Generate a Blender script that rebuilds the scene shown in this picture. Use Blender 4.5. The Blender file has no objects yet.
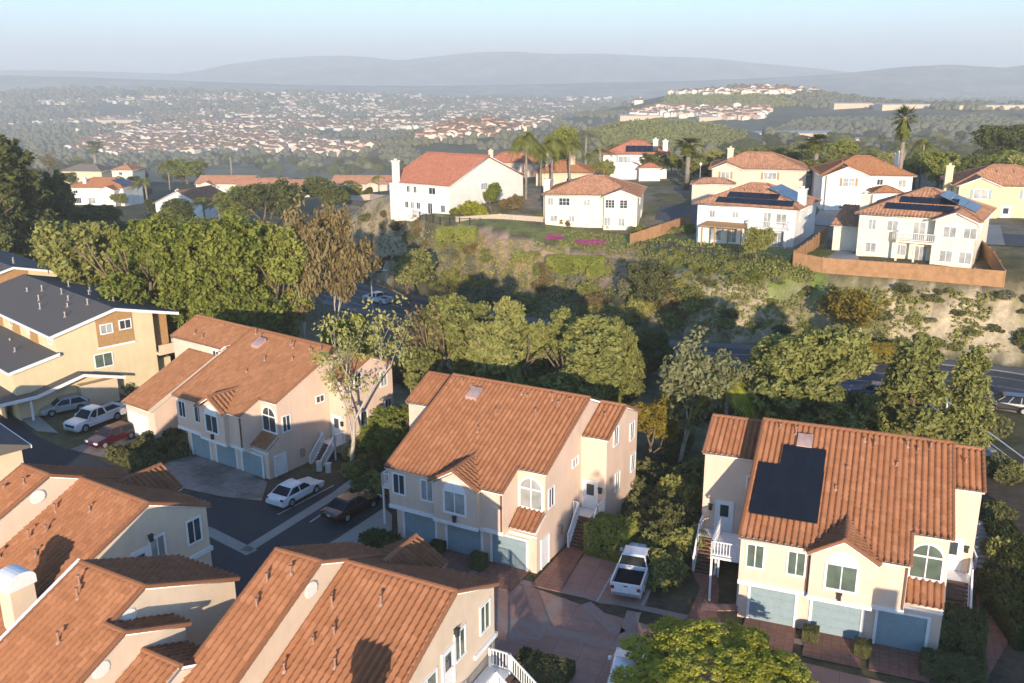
import bpy, math, random
import numpy as np
from mathutils import Vector, Matrix
R = math.radians
rnd = random.Random(7)
S = bpy.context.scene
COL = S.collection

# ------------------------------------------------------------------ camera geometry
S_ = 0.83
FPX, PITCH, ROLL, CH = 913.987, R(16.081), R(-0.293), 36.972 * S_
SUN_EL = 10.3

def ray(u, v):
    a = u - 512; b = v - 341.5
    x = a * math.cos(ROLL) + b * math.sin(ROLL); y = -a * math.sin(ROLL) + b * math.cos(ROLL)
    return np.array([x / FPX, math.cos(PITCH) - y / FPX * math.sin(PITCH), -math.sin(PITCH) - y / FPX * math.cos(PITCH)])
def un(u, v, z=0.0):            # the point at height z seen in that direction
    d = ray(u, v); return np.array([0, 0, CH]) + d * (z - CH) / d[2]
def uny(u, v, Y):               # the point at depth Y seen in that direction
    d = ray(u, v); return np.array([0, 0, CH]) + d * Y / d[1]

# ------------------------------------------------------------------ terrain
def sstep(a, b, x):
    t = np.clip((x - a) / (b - a), 0, 1); return t * t * (3 - 2 * t)
_perm = np.random.RandomState(3).rand(256, 256)
def vnoise(x, y):
    xi = np.floor(x).astype(int); yi = np.floor(y).astype(int); fx = x - xi; fy = y - yi
    fx = fx * fx * (3 - 2 * fx); fy = fy * fy * (3 - 2 * fy)
    p = lambda i, j: _perm[i % 256, j % 256]
    return (p(xi, yi) * (1 - fx) + p(xi + 1, yi) * fx) * (1 - fy) + (p(xi, yi + 1) * (1 - fx) + p(xi + 1, yi + 1) * fx) * fy
def fbm(x, y, o=4):
    s = 0; a = .5
    for i in range(o):
        s = s + a * (vnoise(x + 17.3 * i, y - 9.1 * i) - .5); x = x * 2.03; y = y * 2.03; a *= .5
    return s
CTRL = []
def ctl(u, v, z):
    p = un(u, v, z); CTRL.append((p[0], p[1], z))
ROADPX = [(1130, 408, .6), (1024, 391, .2), (985, 385, 0), (920, 378, -.2), (850, 371, -.4), (770, 365, -.8), (690, 360, -1.2), (620, 352, -1.8),
          (560, 342, -2.4), (500, 329, -3.2), (440, 316, -4.4), (395, 306, -5.6), (360, 298, -6.6), (325, 289, -7.8), (290, 279, -9.0), (250, 270, -10.4)]
ROADW = [un(*q) for q in ROADPX]
for q in ROADPX: ctl(*q)
for q in [(793, 266, 8.0), (820, 272, 8.1), (915, 278, 8.2), (1005, 286, 8.2), (1090, 292, 8.0), (860, 255, 8.4), (970, 266, 8.4), (900, 232, 8.7),
          (900, 318, 4.2), (1010, 328, 4.0), (800, 318, 3.6), (760, 276, 6.6), (700, 245, 6.6), (793, 248, 6.9), (700, 280, 5.2), (650, 262, 5.0),
          (545, 226, 6.0), (636, 229, 6.0), (600, 250, 4.6), (700, 310, 2.6), (600, 295, .6), (540, 290, -.4), (480, 268, 2.4), (470, 240, 5.4),
          (450, 217, 7.0), (412, 208, 7.2), (520, 205, 7.6), (400, 235, 4.6), (370, 262, -1.4), (340, 215, 5.0), (390, 205, 7.0),
          (850, 203, 8.9), (740, 197, 8.9), (980, 218, 8.9), (620, 178, 8.6), (870, 190, 9.0), (560, 188, 8.6), (1060, 215, 8.8),
          (200, 330, -2.4), (260, 320, -3.2), (140, 320, -2.0), (60, 262, -4.0), (10, 250, -4.5), (120, 230, -7.0), (220, 240, -7.0),
          (100, 208, -8.5), (180, 215, -9), (300, 192, -15), (220, 190, -14), (400, 190, -9), (20, 190, -10), (330, 180, -20),
          (470, 180, 3.0), (-150, 260, -4), (-200, 200, -10), (1200, 290, 8), (1250, 200, 8)]: ctl(*q)
for x in range(-95, 75, 12):
    for y in (66, 74):
        CTRL.append((x, y, -.037 * min(max(0, -8 - x), 30)))
for x in (40, 55): CTRL.append((x, 62, 0))
CTRL = np.array(CTRL, float)
def _U(r2): return r2 * np.log(r2 + 1e-9) * .5
_n = len(CTRL)
_d2 = ((CTRL[:, None, :2] - CTRL[None, :, :2]) ** 2).sum(-1)
_A = np.zeros((_n + 3, _n + 3)); _A[:_n, :_n] = _U(_d2) + np.eye(_n) * 40.0
_A[:_n, _n] = 1; _A[:_n, _n + 1:] = CTRL[:, :2]; _A[_n, :_n] = 1; _A[_n + 1:, :_n] = CTRL[:, :2].T
_w = np.linalg.solve(_A, np.concatenate([CTRL[:, 2], [0, 0, 0]]))
def tps(x, y):
    x = np.clip(x, -260, 260); y = np.clip(y, 40, 420)
    out = np.zeros_like(x) + _w[_n] + _w[_n + 1] * x + _w[_n + 2] * y
    for i in range(_n):
        out = out + _w[i] * _U((x - CTRL[i, 0]) ** 2 + (y - CTRL[i, 1]) ** 2)
    return np.clip(out, -24, 12)
def bump(x, y, u, d, wx, wd, h):
    th = (u - 512) / FPX; cx = d * th; r = y; a = (x - th * y) / wx; b = (r - d) / wd
    return h * np.exp(-a * a - b * b)
def far(x, y):
    z = -72 + 10 * fbm(x / 500, y / 500, 4) - 6 * sstep(1500, 4000, y)
    z = z + bump(x, y, 640, 760, 130, 170, 56)            # grassy knoll behind the ridge houses
    z = z + bump(x, y, 420, 1150, 110, 230, 28) + bump(x, y, 500, 1050, 90, 200, 36)
    z = z + bump(x, y, 730, 1650, 300, 260, 76)           # hill with the green field
    z = z + bump(x, y, 980, 1250, 380, 330, 60) + bump(x, y, 1000, 720, 240, 160, 44)
    z = z + bump(x, y, 860, 2600, 900, 700, 30)
    z = z + bump(x, y, 40, 3400, 900, 800, 50) + bump(x, y, 330, 3900, 1500, 900, 45)
    z = z + bump(x, y, 20, 900, 150, 200, 26)
    z = z + 26 * fbm(x / 900 + 5, y / 900, 5) * sstep(900, 2500, y)
    return z
def crom(P, n):
    out = []
    P = [P[0]] + list(P) + [P[-1]]
    for i in range(1, len(P) - 2):
        p0, p1, p2, p3 = (np.array(q, float) for q in P[i - 1:i + 3])
        for k in range(n):
            t = k / n; out.append(.5 * ((2 * p1) + (p2 - p0) * t + (2 * p0 - 5 * p1 + 4 * p2 - p3) * t * t + (3 * p1 - p0 - 3 * p2 + p3) * t ** 3))
    out.append(np.array(P[-2], float)); return np.array(out)
ROADL = crom(ROADW, 8)
def gz(x, y):
    x = np.asarray(x, float).ravel(); y = np.asarray(y, float).ravel()
    k = np.maximum(sstep(440, 800, y + .2 * np.abs(x)), sstep(230, 420, y) * sstep(-40, 60, x))
    out = np.zeros_like(x)
    flat = -.037 * np.clip(-8 - x, 0, 30)
    t = sstep(68, 78, y)
    out = flat.copy()
    q = (t > 0) & (k < 1)
    if q.any():
        xq, yq, tq = x[q], y[q], t[q]
        z = tps(xq, yq) + .5 * fbm(xq / 9, yq / 9, 3) * sstep(80, 96, yq)
        r = (yq > 72) & (yq < 215) & (np.abs(xq) < 90)
        if r.any():
            d2 = (xq[r][:, None] - ROADL[None, :, 0]) ** 2 + (yq[r][:, None] - ROADL[None, :, 1]) ** 2
            j = d2.argmin(1); w = 1 - sstep(8.5, 14, np.sqrt(d2[np.arange(len(j)), j])); z[r] = z[r] * (1 - w) + ROADL[j, 2] * w
        out[q] = flat[q] * (1 - tq) + z * tq
    f = k > 0
    if f.any(): out[f] = out[f] * (1 - k[f]) + far(x[f], y[f]) * k[f]
    return out
def hits(us, vs, tmin=60., tmax=9000., n=420):
    D = np.array([ray(u, v) for u, v in zip(us, vs)]); D = D / D[:, 1:2]; res = np.full(len(D), np.nan); T = np.geomspace(tmin, tmax, n)
    pend = np.arange(len(D)); prev = np.full(len(D), 1.0)
    for i, t in enumerate(T):
        h = CH + D[pend, 2] * t - gz(D[pend, 0] * t, D[pend, 1] * t); hitm = h < 0
        if hitm.any():
            id_ = pend[hitm]; a = prev[id_]; tp = T[i - 1] if i else t; fr = a / (a - h[hitm] + 1e-9); res[id_] = tp + (t - tp) * fr
        prev[pend] = h; pend = pend[~hitm]
        if not len(pend): break
    P = D * res[:, None] + np.array([0, 0, CH]); return P
def g1(x, y): return float(gz(np.array([x]), np.array([y]))[0])
def hit(u, v, tmin=20.0, tmax=12000.0):
    d = ray(u, v); n = 700
    t = np.geomspace(tmin, tmax, n) / d[1]
    z = CH + d[2] * t - gz(d[0] * t, d[1] * t)
    i = np.argmax(z < 0)
    if not (z < 0).any(): return None
    a, b = t[max(i - 1, 0)], t[i]
    for _ in range(24):
        m = (a + b) / 2
        if CH + d[2] * m - g1(d[0] * m, d[1] * m) < 0: b = m
        else: a = m
    return np.array([d[0] * b, d[1] * b, CH + d[2] * b])

# ------------------------------------------------------------------ mesh helpers
class MB:
    def __init__(s): s.v = []; s.f = []; s.m = []
    def add(s, vs, fs, mi=0):
        o = len(s.v); s.v += [tuple(float(c) for c in p) for p in vs]
        s.f += [tuple(i + o for i in f) for f in fs]; s.m += [mi] * len(fs)
    def box(s, x0, x1, y0, y1, z0, z1, mi=0):
        s.add([(x0, y0, z0), (x1, y0, z0), (x1, y1, z0), (x0, y1, z0), (x0, y0, z1), (x1, y0, z1), (x1, y1, z1), (x0, y1, z1)],
              [(0, 3, 2, 1), (4, 5, 6, 7), (0, 1, 5, 4), (1, 2, 6, 5), (2, 3, 7, 6), (3, 0, 4, 7)], mi)
    def prism(s, poly, ax, a0, a1, mi=0):
        mk = {0: lambda a, p: (a, p[0], p[1]), 1: lambda a, p: (p[0], a, p[1]), 2: lambda a, p: (p[0], p[1], a)}[ax]
        n = len(poly)
        area = sum(poly[i][0] * poly[(i + 1) % n][1] - poly[(i + 1) % n][0] * poly[i][1] for i in range(n))
        if (area < 0) != (ax == 1): poly = poly[::-1]
        vs = [mk(a0, p) for p in poly] + [mk(a1, p) for p in poly]
        fs = [tuple(range(n))[::-1], tuple(range(n, 2 * n))] + [(i, (i + 1) % n, n + (i + 1) % n, n + i) for i in range(n)]
        s.add(vs, fs, mi)
    def slab(s, pts, t, mi=0):                     # polygon pts (3D), thickened by vector t
        n = len(pts); t = np.array(t, float); pts = [np.array(p, float) for p in pts]
        s.add(pts + [p + t for p in pts], [tuple(range(n))[::-1], tuple(range(n, 2 * n))] + [(i, (i + 1) % n, n + (i + 1) % n, n + i) for i in range(n)], mi)
    def tube(s, pts, rs, n=8, mi=0, cap=True):
        pts = [Vector(p) for p in pts]
        if not hasattr(rs, '__len__'): rs = [rs] * len(pts)
        vs = []; up0 = None
        for i, p in enumerate(pts):
            d = (pts[min(i + 1, len(pts) - 1)] - pts[max(i - 1, 0)]).normalized()
            a = d.orthogonal().normalized() if up0 is None else (up0 - d * up0.dot(d)).normalized()
            up0 = a; b = d.cross(a)
            for k in range(n):
                t = 2 * math.pi * k / n; vs.append(p + (a * math.cos(t) + b * math.sin(t)) * rs[i])
        fs = []
        for i in range(len(pts) - 1):
            for k in range(n):
                fs.append((i * n + k, i * n + (k + 1) % n, (i + 1) * n + (k + 1) % n, (i + 1) * n + k))
        if cap: fs += [tuple(range(n))[::-1], tuple(range((len(pts) - 1) * n, len(pts) * n))]
        s.add(vs, fs, mi)
    def build(s, name, mats, parent=None, smooth=False):
        me = bpy.data.meshes.new(name); me.from_pydata(s.v, [], s.f); me.validate()
        if not isinstance(mats, (list, tuple)): mats = [mats]
        for m in mats: me.materials.append(m)
        if len(mats) > 1 and len(me.polygons) == len(s.m): me.polygons.foreach_set('material_index', s.m)
        if smooth: me.polygons.foreach_set('use_smooth', [True] * len(me.polygons))
        return link(name, me, parent)
def link(name, me, parent=None):
    o = bpy.data.objects.new(name, me); COL.objects.link(o)
    if parent is not None: o.parent = parent
    return o
def npmesh(name, V, F, mats, uv=None, smooth=False):
    """V (n,3), F (m,k) arrays"""
    me = bpy.data.meshes.new(name); k = F.shape[1]; m = len(F)
    me.vertices.add(len(V)); me.vertices.foreach_set('co', np.ascontiguousarray(V, dtype=np.float32).ravel())
    me.loops.add(m * k); me.loops.foreach_set('vertex_index', np.ascontiguousarray(F, dtype=np.int32).ravel())
    me.polygons.add(m); me.polygons.foreach_set('loop_start', np.arange(0, m * k, k, dtype=np.int32))
    if uv is not None:
        l = me.uv_layers.new(name='UVMap'); l.data.foreach_set('uv', np.ascontiguousarray(uv[F.ravel()], dtype=np.float32).ravel())
    if smooth: me.polygons.foreach_set('use_smooth', np.ones(m, bool))
    for mt in (mats if isinstance(mats, (list, tuple)) else [mats]): me.materials.append(mt)
    me.update(calc_edges=True); return me
def tag(o, label=None, cat=None, group=None, kind=None):
    if label: o['label'] = label
    if cat: o['category'] = cat
    if group: o['group'] = group
    if kind: o['kind'] = kind
    return o
def thing(name, label, cat, loc=(0, 0, 0), rz=0.0, group=None):
    o = bpy.data.objects.new(name, None); COL.objects.link(o); o.empty_display_size = .5
    o.location = [float(c) for c in loc]; o.rotation_euler = (0, 0, rz)
    return tag(o, label, cat, group)
def kids(o): return [c for c in ALLCH.get(o.name, [])]
def dup(root, loc, rz=0.0, sc=(1, 1, 1), label=None, group=None, cat=None):
    r = root.copy(); COL.objects.link(r); r.location = [float(c) for c in loc]; r.rotation_euler = (0, 0, rz); r.scale = sc
    if label: r['label'] = label
    if group: r['group'] = group
    if cat: r['category'] = cat
    for ch in list(root.children):
        c = ch.copy(); COL.objects.link(c); c.parent = r
        for g in list(ch.children):
            d = g.copy(); COL.objects.link(d); d.parent = c
    return r

# ------------------------------------------------------------------ materials
MATS = {}
def nt(name, rough=.8, spec=.3):
    m = bpy.data.materials.new(name); m.use_nodes = True; t = m.node_tree; b = t.nodes['Principled BSDF']
    b.inputs['Roughness'].default_value = rough; b.inputs['Specular IOR Level'].default_value = spec
    MATS[name] = m; return m, t, b
def N(t, typ, **kw):
    n = t.nodes.new(typ)
    for k, v in kw.items():
        if k in n.inputs: n.inputs[k].default_value = v
        else: setattr(n, k, v)
    return n
def ramp(t, src, stops):
    r = t.nodes.new('ShaderNodeValToRGB'); e = r.color_ramp.elements
    while len(e) < len(stops): e.new(.5)
    for k, (p, c) in enumerate(stops): e[k].position = p; e[k].color = (*c, 1)
    t.links.new(src, r.inputs[0]); return r.outputs[0]
def noise(t, scale, detail=4, coord='Object', rough=.6, vec=None):
    n = N(t, 'ShaderNodeTexNoise'); n.inputs['Scale'].default_value = scale; n.inputs['Detail'].default_value = detail; n.inputs['Roughness'].default_value = rough
    if vec is None:
        tc = N(t, 'ShaderNodeTexCoord'); vec = tc.outputs[coord]
    t.links.new(vec, n.inputs['Vector']); return n.outputs['Fac']
def mix(t, f, a, b, mode='MIX'):
    m = N(t, 'ShaderNodeMix', data_type='RGBA', blend_type=mode)
    for s, x in ((0, f), (6, a), (7, b)):
        if isinstance(x, (int, float)): m.inputs[s].default_value = x
        elif isinstance(x, tuple): m.inputs[s].default_value = (*x, 1)
        else: t.links.new(x, m.inputs[s])
    return m.outputs[2]
def bump_(t, b, h, strength=.3, dist=.05):
    n = N(t, 'ShaderNodeBump'); n.inputs['Strength'].default_value = strength; n.inputs['Distance'].default_value = dist
    t.links.new(h, n.inputs['Height']); t.links.new(n.outputs[0], b.inputs['Normal'])
def plain(name, c, rough=.6, spec=.3, metal=0, var=.12, scale=3.0, coat=0):
    m, t, b = nt(name, rough, spec); b.inputs['Metallic'].default_value = metal; b.inputs['Coat Weight'].default_value = coat
    f = noise(t, scale, 3)
    lo = tuple(x * (1 - var) for x in c); hi = tuple(min(1, x * (1 + var)) for x in c)
    t.links.new(ramp(t, f, [(.3, lo), (.7, hi)]), b.inputs['Base Color']); return m
def stucco(name, c):
    m, t, b = nt(name, .9, .15)
    f = noise(t, .5, 5); g = noise(t, 3.0, 4)
    # weather streaks running down the wall
    tc = N(t, 'ShaderNodeTexCoord'); mp = N(t, 'ShaderNodeMapping'); mp.inputs['Scale'].default_value = (2.2, 2.2, .18)
    t.links.new(tc.outputs['Object'], mp.inputs[0]); st = noise(t, 1.0, 4, vec=mp.outputs[0])
    c1 = ramp(t, f, [(.3, tuple(x * .9 for x in c)), (.7, tuple(min(1, x * 1.05) for x in c))])
    c2 = mix(t, ramp(t, st, [(.45, (0, 0, 0)), (.75, (.22, .22, .22))]), c1, (c[0] * .72, c[1] * .68, c[2] * .62))
    t.links.new(c2, b.inputs['Base Color']); bump_(t, b, noise(t, 28, 3), .25, .02); return m
def tilemat(name, stops, period, course, lich=.25, rough=.85):
    m, t, b = nt(name, rough, .2)
    uv = N(t, 'ShaderNodeUVMap'); sp = N(t, 'ShaderNodeSeparateXYZ'); t.links.new(uv.outputs[0], sp.inputs[0])
    def fl(o, s):
        d = N(t, 'ShaderNodeMath', operation='DIVIDE'); d.inputs[1].default_value = s; t.links.new(o, d.inputs[0])
        q = N(t, 'ShaderNodeMath', operation='FLOOR'); t.links.new(d.outputs[0], q.inputs[0]); return q.outputs[0]
    oi = N(t, 'ShaderNodeObjectInfo')
    cb = N(t, 'ShaderNodeCombineXYZ'); t.links.new(fl(sp.outputs[0], period), cb.inputs[0]); t.links.new(fl(sp.outputs[1], course), cb.inputs[1])
    t.links.new(oi.outputs['Random'], cb.inputs[2])
    wn = N(t, 'ShaderNodeTexWhiteNoise', noise_dimensions='3D'); t.links.new(cb.outputs[0], wn.inputs['Vector'])
    col = ramp(t, wn.outputs['Value'], stops)
    f = noise(t, .45, 5)
    col = mix(t, ramp(t, f, [(.42, (0, 0, 0)), (.72, (lich, lich, lich))]), col, tuple(x * .55 for x in stops[1][1]))
    f2 = noise(t, 2.3, 5)
    col = mix(t, ramp(t, f2, [(.5, (0, 0, 0)), (.8, (.14, .14, .14))]), col, (stops[-1][1][0] * 1.05, stops[-1][1][1] * 1.25, stops[-1][1][2] * 1.5))
    t.links.new(col, b.inputs['Base Color']); return m
TP, TC = .345, .40
tilemat('terracotta', [(0, (.225, .098, .047)), (.3, (.252, .110, .053)), (.75, (.272, .121, .060)), (1, (.305, .141, .074))], TP, TC, .2)
tilemat('terracotta_red', [(0, (.24, .110, .053)), (.4, (.28, .128, .061)), (.75, (.30, .138, .067)), (1, (.33, .156, .080))], .3, TC, .15)
tilemat('terracotta_brown', [(0, (.24, .125, .075)), (.35, (.30, .155, .092)), (.7, (.34, .18, .108)), (1, (.39, .215, .135))], TP, TC, .3)
tilemat('terracotta_rose', [(0, (.28, .115, .075)), (.4, (.33, .135, .085)), (.75, (.355, .148, .094)), (1, (.385, .165, .11))], TP, TC, .2)
m, t, b = nt('shingle', .95, .15)
t.links.new(ramp(t, noise(t, 14, 3), [(.3, (.105, .095, .086)), (.7, (.15, .137, .124))]), b.inputs['Base Color']); bump_(t, b, noise(t, 20, 2), .3, .02)
stucco('stucco_cream', (.69, .55, .405)); stucco('stucco_peach', (.70, .52, .395)); stucco('stucco_white', (.78, .74, .66))
stucco('stucco_ivory', (.76, .68, .52)); stucco('stucco_yellow', (.64, .53, .325)); stucco('stucco_buff', (.66, .52, .35))
plain('white_paint', (.76, .75, .72), .5, .3, var=.05); plain('garage_blue', (.25, .325, .34), .55, .3, var=.06)
plain('garage_white', (.62, .66, .66), .5, .3, var=.05); plain('wood_panel', (.38, .22, .095), .75, .2, var=.2, scale=6)
plain('fence_wood', (.34, .19, .095), .85, .15, var=.18, scale=1.5); plain('dark_metal', (.03, .03, .032), .5, .4); plain('steel', (.45, .46, .47), .4, .5, metal=.6)
plain('vent_metal', (.30, .17, .12), .6, .3); plain('lead_flash', (.36, .24, .17), .6, .3); plain('step_brown', (.16, .09, .06), .8, .2)
plain('rubber', (.02, .02, .021), .85, .2); plain('rim', (.5, .51, .52), .35, .5, metal=.7)
plain('stone_wall', (.42, .34, .26), .9, .15, var=.25, scale=5)
def glass(name, c, rough=.06):
    m, t, b = nt(name, rough, .12 if 'car' in name else .6); f = noise(t, .8, 2)
    t.links.new(ramp(t, f, [(.35, tuple(x * .7 for x in c)), (.65, tuple(x * 1.2 for x in c))]), b.inputs['Base Color']); return m
glass('pane_dark', (.045, .055, .06)); glass('pane_blind', (.33, .34, .32), .15); glass('pane_green', (.10, .13, .10), .1); glass('car_glass', (.02, .024, .028), .04)
glass('solar', (.006, .007, .010), .3); glass('solar_blue', (.025, .045, .075), .25); glass('skylight_glass', (.42, .28, .24), .3)
def paint(name, c, metal=0):
    m, t, b = nt(name, .3, .5); b.inputs['Coat Weight'].default_value = .7; b.inputs['Coat Roughness'].default_value = .08; b.inputs['Metallic'].default_value = metal
    f = noise(t, 1.5, 4); t.links.new(ramp(t, f, [(.35, tuple(x * .9 for x in c)), (.7, c)]), b.inputs['Base Color']); return m
paint('car_white', (.74, .75, .76)); paint('car_black', (.003, .003, .0035)); paint('car_red', (.045, .005, .011)); paint('car_silver', (.40, .42, .44), .3); paint('car_blue', (.10, .14, .20)); paint('car_grey', (.06, .065, .07))
plain('lamp_red', (.35, .01, .01), .25, .5); plain('lamp_clear', (.7, .7, .68), .15, .6); plain('plate', (.7, .7, .66), .5)
plain('bed_liner', (.015, .015, .018), .9, .1)
def leafmat(name, a, b_, c, trans=.25):
    m = bpy.data.materials.new(name); m.use_nodes = True; t = m.node_tree; t.nodes.clear(); MATS[name] = m
    out = N(t, 'ShaderNodeOutputMaterial'); d = N(t, 'ShaderNodeBsdfDiffuse'); tr = N(t, 'ShaderNodeBsdfTranslucent'); mx = N(t, 'ShaderNodeMixShader'); mx.inputs[0].default_value = trans
    f = noise(t, .9, 5, rough=.7); oi = N(t, 'ShaderNodeObjectInfo')
    ad = N(t, 'ShaderNodeMath', operation='MULTIPLY_ADD'); ad.inputs[1].default_value = .22; t.links.new(oi.outputs['Random'], ad.inputs[0]); t.links.new(f, ad.inputs[2])
    sb = N(t, 'ShaderNodeMath', operation='SUBTRACT'); sb.inputs[1].default_value = .11; t.links.new(ad.outputs[0], sb.inputs[0])
    col = ramp(t, sb.outputs[0], [(.3, a), (.5, b_), (.72, c)])
    t.links.new(col, d.inputs[0]); t.links.new(col, tr.inputs[0]); t.links.new(d.outputs[0], mx.inputs[1]); t.links.new(tr.outputs[0], mx.inputs[2]); t.links.new(mx.outputs[0], out.inputs[0])
    return m
leafmat('leaf_green', (0.117, 0.138, 0.030), (0.207, 0.228, 0.047), (0.297, 0.304, 0.076))
leafmat('leaf_dark', (0.068, 0.081, 0.027), (0.115, 0.128, 0.041), (0.169, 0.182, 0.061))
leafmat('leaf_olive', (0.133, 0.140, 0.045), (0.231, 0.235, 0.069), (0.329, 0.315, 0.105))
leafmat('leaf_grey', (0.156, 0.162, 0.078), (0.240, 0.240, 0.114), (0.336, 0.324, 0.162))
leafmat('leaf_lime', (.19, .195, .025), (.35, .345, .045), (.50, .47, .09), .35)
leafmat('leaf_light', (0.180, 0.186, 0.054), (0.288, 0.282, 0.084), (0.396, 0.372, 0.132), .3)
leafmat('leaf_yellow', (0.170, 0.130, 0.025), (0.260, 0.200, 0.035), (0.270, 0.250, 0.050), .3)
leafmat('leaf_brown', (0.120, 0.090, 0.040), (0.200, 0.150, 0.065), (0.270, 0.210, 0.100), .2)
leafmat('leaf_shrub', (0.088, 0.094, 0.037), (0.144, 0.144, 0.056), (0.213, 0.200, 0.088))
leafmat('leaf_sage', (0.154, 0.149, 0.088), (0.220, 0.209, 0.121), (0.297, 0.275, 0.165))
leafmat('leaf_pink', (0.319, 0.072, 0.174), (0.493, 0.116, 0.290), (0.362, 0.174, 0.174))
leafmat('palm_leaf', (0.090, 0.105, 0.025), (0.170, 0.180, 0.040), (0.250, 0.250, 0.070), .3)
leafmat('palm_dry', (0.304, 0.197, 0.098), (0.435, 0.283, 0.153), (0.522, 0.369, 0.197), .15)
leafmat('far_foliage', (.10, .10, .06), (.155, .15, .09), (.22, .205, .13), .1)
plain('bark', (.16, .115, .075), .95, .1, var=.3, scale=4); plain('bark_pale', (.42, .37, .30), .9, .1, var=.25, scale=3); plain('bark_grey', (.24, .2, .165), .95, .1, var=.3, scale=4)
# ------------------------------------------------------------------ house pieces
def nc_(h, course): return max(1, int(round(h / course)))
def tile(name, parent, O, U, V, w, h, a=0.0, b=None, mat='terracotta', period=TP, amp=.165, course=TC, cols=9, capmat=None, label=None):
    """tiled roof plane: O low left corner, U along the eave, V up the slope; the top edge runs from a to b"""
    b = w if b is None else b
    O = np.array(O, float); U = np.array(U, float); U /= np.linalg.norm(U); V = np.array(V, float); V /= np.linalg.norm(V); Nn = np.cross(U, V)
    nu = max(2, int(round(w / period * cols)) + 1); u = np.linspace(0, w, nu)
    vm = np.full(nu, h)
    if a > 1e-6: vm = np.minimum(vm, h * u / a)
    if b < w - 1e-6: vm = np.minimum(vm, h * (w - u) / (w - b))
    nc = max(1, int(round(h / course))); cs = h / nc
    vr = []; lift = []
    for k in range(nc): vr += [k * cs, (k + 1) * cs - .002]; lift += [.03, .0]
    vr = np.array(vr); lift = np.array(lift)
    ph = (u / period) % 1.0 - .5; ph = ph[None, :]; wid = np.array([.345, .27] * nc_(h, course))[:, None]; hi = np.array([1.0, .72] * nc_(h, course))[:, None]; prof = amp * hi * np.sqrt(np.clip(1 - (ph / wid) ** 2, 0, 1))
    VV = np.minimum(vr[:, None], vm[None, :])
    P = O + U * u[None, :, None] + V * VV[:, :, None] + Nn * (prof[:, :, None] + lift[:, None, None] * (VV < vm[None, :] + 1e-9)[:, :, None])
    nr = len(vr); idx = np.arange(nr * nu).reshape(nr, nu)
    F = np.stack([idx[:-1, :-1], idx[:-1, 1:], idx[1:, 1:], idx[1:, :-1]], -1).reshape(-1, 4)
    uv = np.stack([np.broadcast_to(u[None, :], VV.shape), VV], -1).reshape(-1, 2)
    # deck and fascia under the tiles
    poly = [(0, 0), (w, 0), (b, h), (a, h)] if b - a > 1e-4 else [(0, 0), (w, 0), (a, h)]
    D = []; 
    for p in poly: D.append(O + U * p[0] + V * p[1] + Nn * .012)
    for p in poly: D.append(O + U * p[0] + V * p[1] - Nn * .11)
    n = len(poly); base = nr * nu
    Fd = []
    for i in range(n): j = (i + 1) % n; Fd.append((base + i, base + n + i, base + n + j, base + j))
    if n == 4: Fd.append((base + 7, base + 6, base + 5, base + 4))
    else: Fd.append((base + 5, base + 4, base + 3, base + 3))
    if n == 3: Fd[-1] = (base + 5, base + 4, base + 3, base + 5)
    V_ = np.concatenate([P.reshape(-1, 3), np.array(D)]); F_ = np.concatenate([F, np.array(Fd[:n])])
    uv = np.concatenate([uv, np.zeros((2 * n, 2))])
    me = npmesh(name, V_, F_, [MATS[mat], MATS['white_paint']], uv)
    mi = np.zeros(len(F_), np.int32); mi[len(F):] = 1; me.polygons.foreach_set('material_index', mi)
    o = link(name, me, parent)
    if label: o['label'] = label
    return o
def caps(c, p0, p1, r=.13, seg=.42, nm='ridge_cap'):
    """row of half-round ridge tiles"""
    mb = MB(); c.rows.append((nm, mb))
    p0 = Vector(p0); p1 = Vector(p1); L = (p1 - p0).length; n = max(1, int(round(L / seg)))
    for k in range(n):
        a = p0.lerp(p1, k / n); b = p0.lerp(p1, (k + 1.05) / n)
        mb.tube([a, b], [r * 1.08, r * .94], 8)
class Caps:
    """ridge and verge tile rows, one object each"""
    def __init__(s): s.rows = []
    def build(s, name, mat, parent):
        for nm, mb in s.rows: mb.build(nm if nm != 'ridge_cap' else name, mat, parent)
def sidemap(side, c):
    cx, cy, cz = c
    return {'F': lambda a, b, n: (cx + a, cy - n, cz + b), 'K': lambda a, b, n: (cx - a, cy + n, cz + b),
            'R': lambda a, b, n: (cx + n, cy + a, cz + b), 'L': lambda a, b, n: (cx - n, cy - a, cz + b)}[side]
def mbox(mb, f, a0, a1, b0, b1, n0, n1, mi=0):
    vs = [f(a, b, n) for n in (n0, n1) for b in (b0, b1) for a in (a0, a1)]
    mb.add(vs, [(0, 2, 3, 1), (4, 5, 7, 6), (0, 1, 5, 4), (1, 3, 7, 5), (3, 2, 6, 7), (2, 0, 4, 6)], mi)
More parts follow.
